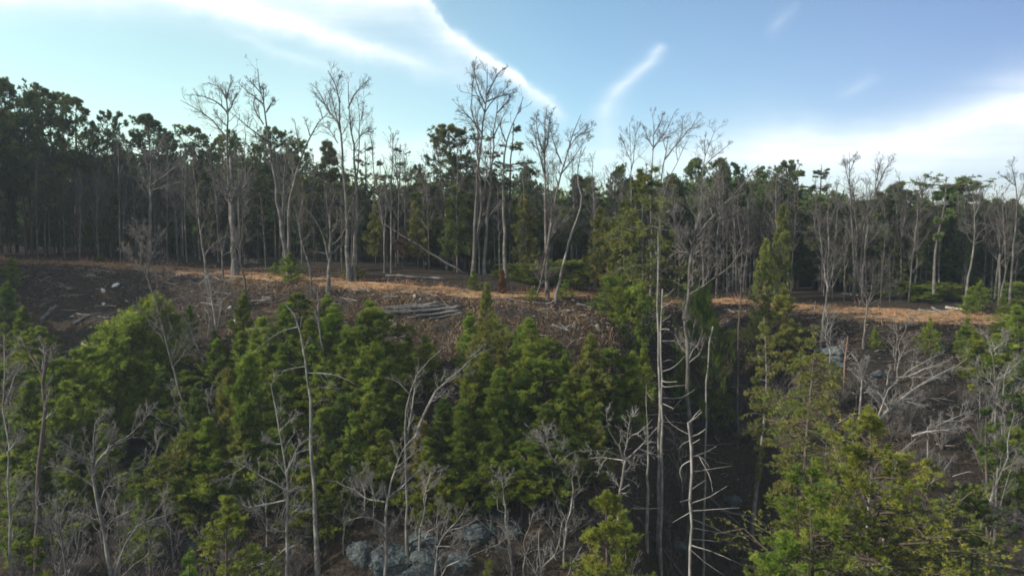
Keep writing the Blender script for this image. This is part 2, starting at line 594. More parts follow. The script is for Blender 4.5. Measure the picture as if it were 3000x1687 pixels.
# ------------------------------------------------------------------ ground
def build_ground():
    xs = np.concatenate([np.linspace(-330, -110, 9), np.linspace(-105, -72, 12), np.arange(-71, 71, .55), np.linspace(72, 105, 12), np.linspace(110, 330, 9)])
    ys = np.concatenate([np.linspace(-140, 5, 9), np.linspace(8, 34, 16), np.arange(35, 96, .5), np.linspace(97, 135, 26), np.linspace(140, 340, 16)])
    X, Y = np.meshgrid(xs, ys)
    Z = H(X, Y)
    V = np.stack([X, Y, Z], -1).reshape(-1, 3)
    nx, ny = len(xs), len(ys)
    i = np.arange(nx - 1)[None, :] + np.arange(ny - 1)[:, None] * nx
    Q = np.stack([i, i + 1, i + 1 + nx, i + nx], -1).reshape(-1, 4)
    o = obj('ground', mesh('ground', V, Q, 4, M_GROUND))
    o['kind'] = 'structure'


def strip(name, pts, width, lift, mat):
    width = np.asarray(width, float)
    """a sheet that follows the ground along a line of (x, y)"""
    P = np.asarray(pts, float)
    d = np.concatenate([[0], np.cumsum(np.linalg.norm(np.diff(P, axis=0), axis=1))])
    t = np.arange(0, d[-1], .6)
    c = np.stack([np.interp(t, d, P[:, 0]), np.interp(t, d, P[:, 1])], 1)
    T = np.gradient(c, axis=0)
    T /= np.linalg.norm(T, axis=1, keepdims=True)
    nn = np.stack([-T[:, 1], T[:, 0]], 1)
    k = 13
    rows = []
    for j in range(k):
        w = (j / (k - 1) - .5) * np.interp(t, d, width) * (1 + .45 * vnoise(t / 2.5, t * 0 + j * .35, 9))
        q = c + nn * w[:, None]
        z = H(q[:, 0], q[:, 1]) + lift
        # hold the sheet above the ground between its own vertices
        rows.append(np.column_stack([q, z + (.06 if 0 < j < k - 1 else -.12)]))
    V = np.stack(rows, 1).reshape(-1, 3)
    n = len(t)
    i = np.arange(k - 1)[None, :] + np.arange(n - 1)[:, None] * k
    Q = np.stack([i, i + 1, i + 1 + k, i + k], -1).reshape(-1, 4)
    o = obj(name, mesh(name, V, Q, 4, mat))
    o['kind'] = 'structure'
    return o


build_ground()
TRACK = [(-80, 86), (-52, 85), (-38, 82), (-25, 77), (-12, 72.6), (-3, 71.2), (4, 74), (12, 82), (22, 87), (27, 84), (36, 78.5), (48, 77), (80, 79)]
strip('track', TRACK, [4, 4, 3.8, 3.8, 4, 3.4, 2.4, 1.4, 1.5, 3.6, 6.5, 7, 7], .02, M_TRACK)


def build_haze():
    import bmesh
    bm = bmesh.new()
    bmesh.ops.create_cube(bm, size=1)
    me = bpy.data.meshes.new('haze')
    bm.to_mesh(me)
    bm.free()
    m, N, out = new_mat('haze_air')
    v = N.n('ShaderNodeVolumePrincipled')
    v.inputs['Color'].default_value = (.72, .86, 1.0, 1)
    v.inputs['Density'].default_value = HAZE
    v.inputs['Anisotropy'].default_value = .2
    N.l(v.outputs[0], out.inputs['Volume'])
    me.materials.append(m)
    o = obj('haze', me, loc=(0, 100, 4))
    o.scale = (680, 500, 92)
    o['kind'] = 'stuff'
    o['label'] = 'thin bluish winter haze between the camera and the wood'


HAZE = .00032
build_haze()

# ------------------------------------------------------------------ scattered cover (nobody could count it)
def blades(P, D, L, W, tint, rg):
    """thin triangles; P,D (N,3), L,W (N,)"""
    n = len(P)
    side = nrm(np.cross(D, rg.normal(size=(n, 3))))
    a = P - side * W[:, None] * .5
    b = P + side * W[:, None] * .5
    c = P + D * L[:, None]
    V = np.stack([a, b, c], 1).reshape(-1, 3)
    return V, np.arange(3 * n).reshape(-1, 3), np.repeat(tint, 3)


def sticks(P, D, L, R, tint, rg):
    """3-sided little tubes"""
    Q = np.stack([P, P + D * L[:, None] * .5 + rg.normal(size=P.shape) * L[:, None] * .05, P + D * L[:, None]], 1)
    V, Fc = tubes(Q, np.stack([R, R * .8, R * .4], 1), 3)
    return V, Fc, np.repeat(tint, 9)


def scatter(n, x0, x1, y0, y1, keep, rg):
    x = rg.uniform(x0, x1, n)
    y = rg.uniform(y0, y1, n)
    k = keep(x, y)
    x, y = x[k], y[k]
    return np.column_stack([x, y, H(x, y)])


def edge_of(x):
    return np.interp(x, [-80, -52, -38, -28, -18, -8, 2, 6, 9, 12, 17, 22, 27, 34, 52, 80], [80, 80, 78, 74, 70, 68, 65, 64, 66, 74, 82, 82, 78, 74, 73, 74])


def build_cover():
    rg = np.random.default_rng(21)
    tx = np.array([p[0] for p in TRACK])
    ty = np.array([p[1] for p in TRACK])

    def near_track(w):
        def f(x, y):
            dd = np.abs(y - np.interp(x, tx, ty))
            return rg.random(len(x)) < np.exp(-(dd / w) ** 2) * (.55 + .45 * vnoise(x / 2.2, y / 1.1, 5))
        return f
    P = scatter(150000, -62, 66, 66, 95, near_track(2.6), rg)
    n = len(P)
    D = nrm(np.column_stack([rg.normal(0, .35, n), rg.normal(0, .35, n), np.ones(n)]))
    tall = (vnoise(P[:, 0] / 1.2, P[:, 1] / 1.2, 11) > .42)
    L = rg.uniform(.12, .32, n) + tall * rg.uniform(.15, .75, n)
    V, Fc, t = blades(P, D, L, rg.uniform(.025, .05, n), np.clip(.5 + .3 * vnoise(P[:, 0] / 3, P[:, 1] / 3, 6) + rg.normal(0, .2, n), 0, 1), rg)
    tag(obj('grass', mesh('grass', V, Fc, 3, M_GRASS, t, False)), 'dry orange grass along the track on the bench', 'grass', kind='stuff')

    # fallen leaves and wood chips on the cleared brow and slope
    def brow(x, y):
        d = edge_of(x) - y
        return (d > -8) & (d < 34) & (((x < 24) & (d < 9)) | (d < 3) | (rg.random(len(x)) < .15))
    P = scatter(90000, -60, 62, 36, 92, brow, rg)
    n = len(P)
    P[:, 2] += rg.uniform(0.0, .12, n)
    D = nrm(np.column_stack([rg.normal(size=n), rg.normal(size=n), rg.normal(0, .25, n)]))
    V, Fc, t = blades(P, D, rg.uniform(.12, .4, n), rg.uniform(.05, .2, n), np.clip(.45 + rg.normal(0, .28, n), 0, 1), rg)
    tag(obj('leaf_litter', mesh('leaf_litter', V, Fc, 3, M_LITTER, t, False)), 'brown fallen leaves and chips strewn over the cleared slope', 'leaf litter', kind='stuff')

    # broken sticks of the felling
    def slash(x, y):
        d = edge_of(x) - y
        return (d > -4) & (d < 16) & (rg.random(len(x)) < .35 + .65 * (vnoise(x / 3, y / 2, 8) > 0))
    P = scatter(9500, -56, 60, 48, 84, slash, rg)
    n = len(P)
    P[:, 2] += rg.uniform(.03, .25, n)
    D = nrm(np.column_stack([rg.normal(size=n), rg.normal(0, .6, n), rg.normal(0, .22, n)]))
    V, Fc, t = sticks(P, D, rg.uniform(.4, 1.9, n), rg.uniform(.012, .05, n), np.clip(.45 + rg.normal(0, .4, n), 0, 1), rg)
    tag(obj('slash_debris', mesh('slash_debris', V, Fc, 4, M_SLASH, t)), 'grey broken sticks and felling debris over the brow', 'debris', kind='stuff')

    # dead bracken on the brow
    def fern(x, y):
        d = edge_of(x) - y
        return (d > -2.5) & (d < 9) & (rg.random(len(x)) < .15 + .85 * (vnoise(x / 2.0, y / 1.5, 17) > .1))
    P = scatter(42000, -30, 12, 52, 76, fern, rg)
    n = len(P)
    D = nrm(np.column_stack([rg.normal(0, .7, n), rg.normal(0, .7, n), np.ones(n)]))
    V, Fc, t = blades(P, D, rg.uniform(.2, .65, n), rg.uniform(.03, .08, n), np.clip(.45 + .3 * vnoise(P[:, 0] / 2, P[:, 1] / 2, 18) + rg.normal(0, .2, n), 0, 1), rg)
    tag(obj('dead_bracken', mesh('dead_bracken', V, Fc, 3, M_BRACKEN, t, False)), 'reddish brown dead bracken along the brow', 'bracken', kind='stuff')

    # leafless brush: bundles of upright stems
    def brush(x, y):
        d = edge_of(x) - y
        return (d > 1) & (d < 42) & (rg.random(len(x)) < .2 + .8 * (vnoise(x / 4, y / 4, 13) > .0))
    C = scatter(2600, -52, 56, 34, 84, brush, rg)
    m = 9
    P = np.repeat(C, m, 0) + np.column_stack([rg.normal(0, .3, (len(C) * m, 2)), np.zeros(len(C) * m)])
    n = len(P)
    D = nrm(np.column_stack([rg.normal(0, .4, n), rg.normal(0, .4, n), np.ones(n)]))
    L = rg.uniform(.5, 1.8, n)
    k = 4
    s = np.linspace(0, 1, k)
    Q = P[:, None] + D[:, None] * (L[:, None] * s)[..., None] + rg.normal(size=(n, k, 3)) * .05 * L[:, None, None] * s[None, :, None]
    Rr = np.tile((.014 * (1 - .7 * s))[None], (n, 1))
    Q2, R2 = children(Q, Rr, 4, rg, .3, (20, 50), (.3, .6), .1, 3, .1, .006)
    V1, F1 = tubes(Q, Rr, 3)
    V2, F2 = tubes(Q2, R2, 3)
    A = Acc()
    A.add(V1, F1)
    A.add(V2, F2)
    V, Fc = A.get()
    t1 = np.clip(.4 + rg.normal(0, .2, len(C)), 0, 1)
    t = np.concatenate([np.repeat(np.repeat(t1, m), k * 3), np.repeat(np.repeat(np.repeat(t1, m), 4), 9)])
    tag(obj('undergrowth', mesh('undergrowth', V, Fc, 4, M_BRUSH, t)), 'tangled brown leafless brush covering the steep slope', 'undergrowth', kind='stuff')


build_cover()

# ------------------------------------------------------------------ conifers
STY = dict(
    # cb crown base, nb branches, profile, slope of the branch, curve, sub count, blade len/width, tufts, blades
    lob=dict(cb=.52, nb=58, slope=(.0, .7), curve=.15, nsub=7, sub=.42, s0=.3, bl=.44, bw=.10, nt=3, nbl=7, up=.3, clump=.5),
    white=dict(cb=.42, nb=40, slope=(-.05, .18), curve=.10, nsub=9, sub=.40, s0=.3, bl=.36, bw=.085, nt=3, nbl=6, up=.25, whorl=7, flat=.35),
    young=dict(cb=.03, nb=84, slope=(.25, .75), curve=.28, nsub=13, sub=.34, s0=.22, bl=.23, bw=.027, nt=3, nbl=9, up=1.0, whorl=6),
    bush=dict(cb=.02, nb=80, slope=(.2, 1.0), curve=.25, nsub=9, sub=.42, s0=.25, bl=.24, bw=.030, nt=4, nbl=11, up=.8),
    hem=dict(cb=.22, nb=110, slope=(-.05, .35), curve=-.22, nsub=10, sub=.34, s0=.2, bl=.23, bw=.036, nt=4, nbl=9, up=-.05),
    open=dict(cb=.25, nb=70, slope=(.05, .5), curve=.10, nsub=10, sub=.36, s0=.3, bl=.22, bw=.030, nt=5, nbl=12, up=.8, whorl=5, flat=.85),
)


def profile(style, t, rg):
    if style == 'lob':
        return np.sqrt(np.clip(1 - (2 * (t ** .8) - .85) ** 2 / 1.35, .02, 1)) * .95 + .08
    if style == 'white':
        return np.clip(1.05 - t, 0.06, 1) ** .6
    if style in ('young', 'open'):
        return np.clip(1.02 - t, .03, 1) ** (1.0 if style == 'young' else .8) * np.clip(.5 + 3 * t, 0, 1)
    if style == 'bush':
        return np.sqrt(np.clip(1 - (t * 1.0) ** 2.2, .04, 1))
    return np.clip(1.03 - t, .05, 1) ** .7 * np.clip(.5 + 2 * t, 0, 1)


def conifer(style, h, R, seed, dens=1.0, fine=1.0, flat_top=False, prof=None, lean=None, tops=1):
    """-> trunk mesh data, crown mesh data, in metres, base at the origin"""
    rg = np.random.default_rng(seed)
    q = STY[style]
    k = 9
    s = np.linspace(0, 1, k)
    if lean is None:
        bend = rg.normal(0, .018 * h, 2)
        wob = np.cumsum(rg.normal(0, .006 * h, (k, 2)), 0) * s[:, None]
        tr = np.column_stack([bend[0] * s ** 2 + wob[:, 0], bend[1] * s ** 2 + wob[:, 1], h * s])
    else:
        tr = resample(np.asarray(lean), k)
        h = tr[-1, 2]
    r0 = .011 * h + .02 if style in ('lob', 'white') else .009 * h + .015
    rad = r0 * (1 - .88 * s) + .01
    nb = int(q['nb'] * dens)
    t = np.sort(rg.random(nb))
    if 'whorl' in q:
        lv = max(4, int(nb / q['whorl']))
        t = (np.floor(t * lv) + .5 + rg.normal(0, .1, nb)) / lv
        t = np.clip(t, 0, 1)
    zf = q['cb'] + (1 - q['cb']) * t * .985
    f = zf * (k - 1)
    i = np.minimum(f.astype(int), k - 2)
    w = (f - i)[:, None]
    p0 = tr[i] * (1 - w) + tr[i + 1] * w
    az = rg.random(nb) * 2 * pi
    lobe = 1 + .28 * np.sin(az * 2 + rg.random() * 6 + t * 5) + .18 * np.sin(az * 3 + rg.random() * 6 - t * 7)
    pf = profile(style, t, rg) if prof is None else np.interp(t, prof[0], prof[1])
    L = R * pf * rg.uniform(.6, 1.15, nb) * lobe
    lo, hi = q['slope']
    sl_ = lo + (hi - lo) * (t ** 1.2) + rg.normal(0, .12, nb)
    D = nrm(np.column_stack([np.cos(az), np.sin(az), sl_]))
    kb = 6
    sb = np.linspace(0, 1, kb)
    B = p0[:, None] + D[:, None] * (L[:, None] * sb)[..., None]
    B[:, :, 2] += q['curve'] * L[:, None] * sb[None] ** 2
    B[:, 1:] += rg.normal(size=(nb, kb - 1, 3)) * (.045 * L)[:, None, None]
    rb = np.clip(.014 * L + .006, .006, .12)
    RB = rb[:, None] * (1 - .8 * sb)[None] + .004
    sub, rs = children(B, RB, q['nsub'], rg, q['s0'], (30, 65), (q['sub'] * .55, q['sub'] * 1.2), q['up'] * .35, 4, .12, .005, .5, .8)
    if q.get('flat'):
        off = sub[:, :, 2] - sub[:, :1, 2]
        sub[:, :, 2] = sub[:, :1, 2] + off * q['flat']
    if style == 'lob':
        sub2, rs2 = children(sub, rs, 3, rg, .3, (30, 70), (.4, .8), .1, 3, .1, .005)
    A = Acc()
    A.add(*tubes(tr[None], rad[None], 10))
    A.add(*tubes(B, RB, 4))
    A.add(*tubes(sub[:, [0, -1]], rs[:, [0, -1]], 3))
    tv, tf = A.get()
    # tufts: along the branchlets and out along the branch
    nt = q['nt']
    lines = [(sub, np.repeat(np.arange(nb), q['nsub']), nt)]
    if style == 'lob':
        lines.append((sub2, np.repeat(np.repeat(np.arange(nb), q['nsub']), 3), 2))
    lines.append((B[:, 2:], np.arange(nb), 5))
    lines.append((tr[None, -3:], np.array([nb - 1]), 14))
    PP, DD, BI = [], [], []
    for Ln, bi, m in lines:
        kk = Ln.shape[1]
        tt = .25 + .75 * (np.arange(m)[None] + rg.random((len(Ln), m))) / m
        ff = np.minimum(tt, .999) * (kk - 1)
        ii = np.minimum(ff.astype(int), kk - 2)
        ww = (ff - ii)[..., None]
        mm = np.arange(len(Ln))[:, None]
        PP.append((Ln[mm, ii] * (1 - ww) + Ln[mm, ii + 1] * ww).reshape(-1, 3))
        DD.append(nrm(Ln[mm, ii + 1] - Ln[mm, ii]).reshape(-1, 3))
        BI.append(np.repeat(bi, m))
    P = np.concatenate(PP)
    D = np.concatenate(DD)
    BI = np.concatenate(BI)
    n = len(P)
    if style != 'lob':
        P = P + rg.normal(0, .05 if style != 'white' else .05, (n, 3))
    nbl = q['nbl']
    bt = rg.normal(0, .2, nb)
    tint = np.clip(.45 + bt[BI] + rg.normal(0, .14, n), 0, 1)
    P2 = np.repeat(P, nbl, 0)
    D2 = np.repeat(D, nbl, 0) * .9 + nrm(rg.normal(size=(n * nbl, 3))) * .75
    D2[:, 2] += q['up'] * .5
    if q.get('flat'):
        D2[:, 2] *= .6
    D2 = nrm(D2)
    bl = q['bl'] * fine * rg.uniform(.6, 1.2, n * nbl)
    bw = q['bw'] * fine * rg.uniform(.7, 1.3, n * nbl)
    cv, cf, ct = blades(P2, D2, bl, bw, np.repeat(tint, nbl) + 0, rg)
    return (tv, tf), (cv, cf, ct)


PROTO = {}


def conifer_meshes(key, mat, bark, *a, **kw):
    if key not in PROTO:
        (tv, tf), (cv, cf, ct) = conifer(*a, **kw)
        PROTO[key] = (mesh('trunk', tv, tf, 4, bark), mesh('crown', cv, cf, 3, mat, ct, False))
    return PROTO[key]


def put(name, label, cat, meshes, loc, rz=0, sc=1, group=None):
    t = thing(name, label, cat, loc, rz, sc, group)
    obj('trunk', meshes[0], t)
    obj('crown', meshes[1], t)
    return t


# ------------------------------------------------------------------ label helper: words from landmarks one can find in the photo
LM = [("the grey log pile", 1230, 915), ("the hanging log ends", 1725, 990), ("the hooked dead trunk", 880, 990), ("the twin dead snags", 1936, 960),
      ("the many-armed snag", 2022, 1450), ("the gnarled pale tree", 1830, 1290), ("the blue-grey boulders", 1180, 1620), ("the flat-topped pine", 2770, 545),
      ("the rock ledge", 2440, 1045), ("the big yellow pine", 2560, 1420), ("the forked bare tree by the boulders", 1130, 1480), ("the wide grey bare tree", 280, 1400),
      ("the brightest pine clump", 430, 1010), ("the thin leaning trunk", 520, 1130), ("the olive hemlock", 1880, 700), ("the four-stemmed tall tree", 1405, 560),
      ("the leaning fallen trunk", 1240, 730), ("the arching bare limbs", 2690, 1110), ("the orange track", 2650, 925), ("the spreading bare tree", 2020, 720),
      ("the twin-trunked leaning tree", 1230, 1120), ("the crooked leaning tree", 1670, 720), ("the white stone", 1147, 940), ("the pale rocks on the shaded slope", 320, 860)]
USED = {}


def where(px, py):
    best = sorted(LM, key=lambda l: (l[1] - px) ** 2 + (l[2] - py) ** 2)
    out = []
    for nme, lx, ly in best[:4]:
        dx, dy = px - lx, py - ly
        if abs(dx) > abs(dy) * 1.6:
            d = 'right of' if dx > 0 else 'left of'
        elif abs(dy) > abs(dx) * 1.6:
            d = 'below' if dy > 0 else 'above'
        else:
            d = ('below right of' if dx > 0 else 'below left of') if dy > 0 else ('above right of' if dx > 0 else 'above left of')
        out.append(d + ' ' + nme)
    return out


def auto(desc, px, py):
    w = where(px, py)
    for c in ([w[0]], [w[0], w[1]], [w[0], w[2]], [w[1], w[2]], [w[1]], [w[2]], [w[0], w[3]]):
        lab = desc + ' ' + ' and '.join(c)
        if len(lab.split()) <= 16 and lab not in USED:
            USED[lab] = 1
            return lab
    for o_ in ('second', 'third', 'fourth', 'fifth', 'sixth', 'seventh', 'eighth'):
        lab = f"{o_} {desc} {w[0]}"
        if lab not in USED:
            USED[lab] = 1
            return lab
    return desc + ' ' + w[0]

# ------------------------------------------------------------------ bare trees, traced limbs at their own depth
def bare_tree(name, label, base, limbs, Y=None, r=.2, twigs=3, seed=1, mat=None, tmat=None, cat='bare tree', depth=.5, group=None,
              ang=(28, 62), up=.22, dens=1.0, rmin=.009, split=False, ratio=(.28, .55), Lmax=2.5, stub=False):
    """limbs: list of (points in photo pixels, start radius, end radius as share of r); the first is the trunk from the base up"""
    rg = np.random.default_rng(seed)
    if r > .13:
        r *= .74
    if Y is None:
        b = hit(*base)
    else:
        b = pt(base[0], base[1], Y)
        b[2] = float(H(b[0], b[1]))
    Y0 = b[1]
    A0 = Acc()
    A1 = Acc()
    PL, RL = [], []
    arms = []
    for n, (pts, ra, rb) in enumerate(limbs):
        sl_ = 0 if n == 0 else rg.uniform(-depth, depth)
        P = []
        acc = 0
        for m, (x, y) in enumerate(pts):
            if m:
                acc += math.hypot(x - pts[m - 1][0], y - pts[m - 1][1]) / F * Y0
            P.append(pt(x, y, Y0 + sl_ * acc) - b)
        P = np.array(P)
        if n == 0:
            P = np.concatenate([[[P[0][0] * .0, 0, -.3]], P]) if np.linalg.norm(P[0]) > .35 else np.concatenate([[P[0] - [0, 0, .4]], P])
        Ln = np.linalg.norm(np.diff(P, axis=0), axis=1).sum()
        k = 14 if n == 0 else 9
        Q = resample(P, k)
        Q[1:-1] += rg.normal(size=(k - 2, 3)) * .012 * Ln / k * 3
        s = np.linspace(0, 1, k)
        R = r * (ra + (rb - ra) * s)
        R = R * (1 + rg.normal(0, .05, k))
        if n == 0:
            R[:2] *= 1.25
        V, Fc = tubes(Q[None], R[None], 9 if ra * r > .06 else 6)
        if n == 0 or not split:
            A0.add(V, Fc)
        else:
            arms.append((V, Fc))
        # resampled to a common count for offspring
        t_lo = .45 if n == 0 else 0.0
        kk = 8
        idx = np.linspace(t_lo * (k - 1), k - 1, kk)
        PL.append(np.stack([np.interp(idx, np.arange(k), Q[:, c]) for c in range(3)], 1))
        RL.append(np.interp(idx, np.arange(k), R))
    P, R = np.array(PL), np.array(RL)
    if twigs >= 1:
        c1 = max(2, int(11 * dens))
        P1, R1 = children(P, R, c1, rg, .12, ang, ratio, up, 6, .16, rmin * 1.5, .45, .9, Lmax, .03)
        A1.add(*tubes(P1, R1, 4))
        if twigs >= 2:
            P2, R2 = children(P1, R1, max(3, int(6 * dens)), rg, .2, (28, 58), (.38, .72), up * .7, 5, .2, rmin, .55, .9, Lmax * .5)
            A1.add(*tubes(P2, R2, 3))
            if twigs >= 3:
                P3, R3 = children(P2, R2, max(3, int(4 * dens)), rg, .2, (25, 55), (.45, .85), up * .5, 3, .12, rmin * .7, .7)
                A1.add(*tubes(P3, R3, 3))
    t = thing(name, label, cat, b, group=group)
    v, f = A0.get()
    obj('trunk', mesh('trunk', v, f, 4, mat or M_BARK), t)
    for V, Fc in arms:
        obj('branch', mesh('branch', V, Fc, 4, mat or M_BARK), t)
    if A1.n:
        v, f = A1.get()
        obj('crown', mesh('crown', v, f, 4, tmat or M_TWIG), t)
    return t


def T(*pts):
    return list(pts)


def build_tall_bare():
    bt = bare_tree
    # --- skyline trees of the left and middle
    bt('bare_tree', 'tall bare tree with a long limb reaching left, by the thick pale trunk', (690, 795), [
        (T((690, 795), (680, 665), (670, 580), (668, 420), (667, 327), (663, 288), (660, 262)), 1, .22),
        (T((668, 335), (657, 318), (632, 296), (605, 285), (563, 277)), .4, .1), (T((663, 290), (649, 260), (624, 247), (608, 243)), .35, .1),
        (T((667, 328), (677, 316), (688, 285), (704, 266)), .35, .1), (T((664, 292), (671, 260), (679, 228)), .35, .1),
        (T((668, 410), (638, 371), (621, 349), (569, 316), (528, 294)), .4, .1), (T((667, 372), (645, 352), (625, 320)), .3, .1)], Y=80, r=.34, seed=11)
    bt('bare_tree', 'tallest leaning bare tree of the left skyline, trunk paired at its foot', (848, 806), [
        (T((848, 806), (834, 735), (826, 666), (812, 583), (801, 500), (787, 412), (780, 349), (772, 296), (759, 247), (755, 200)), 1, .12),
        (T((771, 305), (735, 277), (699, 244)), .35, .08), (T((780, 330), (787, 316), (804, 291)), .35, .1), (T((772, 365), (748, 327), (740, 299), (747, 285)), .3, .1),
        (T((773, 296), (771, 247)), .3, .1), (T((787, 412), (745, 387), (715, 362), (682, 335)), .4, .1), (T((766, 275), (735, 240), (722, 228)), .25, .1)], Y=76, r=.34, seed=12)
    bt('bare_tree', 'bare tree bending right over a gap of sky, paired with the tallest leaning one', (842, 800), [
        (T((842, 800), (846, 720), (843, 640), (852, 560), (884, 451), (908, 398), (925, 365), (961, 332)), 1, .18),
        (T((908, 398), (900, 370), (893, 345)), .3, .1), (T((945, 347), (938, 320), (925, 300)), .3, .1), (T((884, 451), (870, 400), (862, 350)), .3, .1)], Y=77, r=.3, seed=13, dens=.8)
    bt('bare_tree', 'tall bare tree of three forking stems beside two small pines', (1022, 817), [
        (T((1022, 817), (1019, 693), (1013, 583), (1005, 460), (994, 365), (997, 296), (986, 241), (961, 208)), 1, .14),
        (T((994, 365), (961, 324), (931, 260), (908, 244)), .45, .1), (T((997, 300), (985, 262), (1000, 215)), .3, .1),
        (T((995, 380), (975, 300), (968, 262)), .3, .1), (T((990, 420), (968, 382), (940, 362)), .25, .08)], Y=75, r=.32, seed=14)
    bt('bare_tree', 'slim straight twin of the three-stemmed bare tree, crown opening right', (1038, 806), [
        (T((1038, 806), (1041, 693), (1045, 610), (1038, 434), (1019, 316), (1020, 241)), 1, .14),
        (T((1020, 318), (1035, 282), (1052, 260), (1082, 231)), .45, .1), (T((1044, 560), (1050, 420), (1058, 354), (1044, 282)), .45, .1),
        (T((1057, 356), (1062, 330), (1067, 303)), .3, .1), (T((1052, 400), (1080, 382), (1102, 378)), .25, .08)], Y=75.5, r=.28, seed=15)
    bt('bare_tree', 'tall four-stemmed bare tree with the widest crown, before the round pine', (1385, 847), [
        (T((1385, 847), (1387, 748), (1392, 666), (1395, 583), (1402, 480), (1412, 398), (1420, 327), (1425, 288), (1423, 233), (1428, 203)), 1, .12),
        (T((1422, 305), (1409, 280), (1392, 233), (1388, 189)), .4, .1), (T((1428, 280), (1439, 252), (1461, 213), (1482, 199)), .4, .1),
        (T((1412, 390), (1381, 349), (1354, 321), (1334, 302)), .4, .1), (T((1426, 298), (1464, 282), (1516, 270)), .35, .1),
        (T((1408, 410), (1378, 321), (1384, 269), (1381, 219)), .4, .1), (T((1420, 330), (1395, 271), (1384, 250)), .3, .1), (T((1421, 330), (1440, 300), (1490, 250)), .3, .1),
        (T((1388, 760), (1403, 700), (1412, 610), (1406, 500), (1395, 420), (1398, 340)), .8, .2)], Y=74, r=.3, seed=16, dens=1.15)
    bt('bare_tree', 'right-hand stem of the tall clump, leaning out under the white cloud streak', (1416, 845), [
        (T((1416, 845), (1423, 721), (1431, 624), (1439, 500), (1442, 454), (1447, 385), (1456, 329), (1460, 300)), 1, .16),
        (T((1456, 332), (1486, 299), (1508, 270)), .4, .1), (T((1447, 400), (1470, 350), (1490, 310)), .35, .1), (T((1430, 640), (1450, 610), (1475, 585)), .25, .08)], Y=74.5, r=.27, seed=17)
    bt('bare_tree', 'straight grey bare tree behind the rusty little cedar', (1486, 851), [
        (T((1486, 851), (1478, 748), (1474, 638), (1475, 500), (1476, 454), (1481, 412), (1497, 376), (1516, 332), (1533, 285)), 1, .13),
        (T((1481, 415), (1468, 380), (1462, 340)), .35, .1), (T((1516, 335), (1525, 325), (1528, 305)), .25, .1)], Y=76, r=.3, seed=18, dens=.55)
    bt('bare_tree', 'dense twiggy bare tree of crossing stems, beside the crooked leaner', (1605, 875), [
        (T((1605, 875), (1599, 721), (1596, 583), (1597, 438), (1594, 383), (1602, 319)), 1, .14),
        (T((1602, 790), (1616, 640), (1638, 521), (1652, 466), (1674, 410), (1702, 336)), .8, .12), (T((1597, 440), (1605, 420), (1608, 360), (1615, 330)), .4, .1),
        (T((1645, 480), (1619, 410), (1613, 369)), .4, .1), (T((1597, 520), (1580, 452), (1558, 369)), .45, .1), (T((1598, 460), (1575, 400), (1571, 340)), .4, .1),
        (T((1660, 445), (1690, 400), (1735, 372)), .35, .1), (T((1640, 515), (1690, 450), (1722, 400)), .35, .1), (T((1598, 720), (1640, 660), (1672, 616)), .3, .08),
        (T((1600, 700), (1650, 655), (1668, 640)), .25, .08), (T((1572, 872), (1596, 776), (1600, 740)), .5, .5)], Y=71, r=.27, seed=19, dens=1.25)
    bt('bare_tree', 'crooked pale leaning tree with a kinked top and few twigs', (1625, 880), [
        (T((1625, 880), (1641, 817), (1658, 735), (1677, 679), (1697, 624), (1709, 580), (1694, 550), (1688, 507), (1694, 479), (1705, 457), (1716, 430)), 1, .22),
        (T((1709, 578), (1716, 570), (1717, 560)), .3, .1), (T((1697, 475), (1735, 470), (1745, 440)), .2, .08), (T((1678, 680), (1700, 660), (1712, 645)), .2, .08)], Y=70.5, r=.2, seed=20, dens=.45, twigs=2, mat=M_SNAG)
    # --- skyline trees behind the olive hemlock
    bt('bare_tree', 'small bare tree standing above the hemlock, leftmost of that row', (1850, 830), [
        (T((1850, 830), (1850, 600), (1848, 493), (1845, 410), (1844, 360)), 1, .14), (T((1849, 500), (1856, 466), (1862, 397), (1870, 370)), .5, .1), (T((1847, 470), (1830, 430), (1822, 400)), .35, .1)], Y=84, r=.18, seed=21)
    bt('bare_tree', 'bare tree with a vase-shaped crown above the hemlock top', (1908, 830), [
        (T((1908, 830), (1908, 600), (1909, 507), (1912, 424), (1914, 391), (1912, 338)), 1, .13), (T((1912, 430), (1895, 400), (1886, 370)), .4, .1),
        (T((1911, 440), (1950, 388), (1978, 326)), .45, .1), (T((1913, 400), (1935, 360), (1945, 330)), .35, .1)], Y=82, r=.22, seed=22, dens=1.1)
    bt('bare_tree', 'bare tree with one long limb slanting right above the hemlock', (1934, 830), [
        (T((1934, 830), (1934, 576), (1942, 493), (1947, 466), (1952, 420), (1957, 402)), 1, .25), (T((1947, 468), (1992, 410), (2019, 383), (2046, 339)), .55, .1),
        (T((1992, 410), (2000, 370), (2000, 345)), .3, .1), (T((1950, 440), (1940, 400), (1930, 380)), .3, .1)], Y=80, r=.22, seed=23)
    bt('bare_tree', 'slanting bare tree with a split top, rightmost above the hemlock', (1930, 820), [
        (T((1930, 820), (1938, 600), (1950, 546), (1981, 479), (2011, 419), (2020, 400)), 1, .18), (T((1985, 470), (1980, 430), (1990, 400)), .35, .1)], Y=78, r=.17, seed=24, dens=.8)
    bt('bare_tree', 'feathery bare tree rising through two round pine tops', (2060, 830), [
        (T((2060, 830), (2050, 640), (2060, 500), (2066, 452), (2078, 420), (2099, 372)), 1, .12), (T((2062, 490), (2083, 466), (2110, 445), (2137, 422)), .4, .1), (T((2066, 455), (2064, 420), (2068, 395)), .35, .1)], Y=80, r=.2, seed=25)
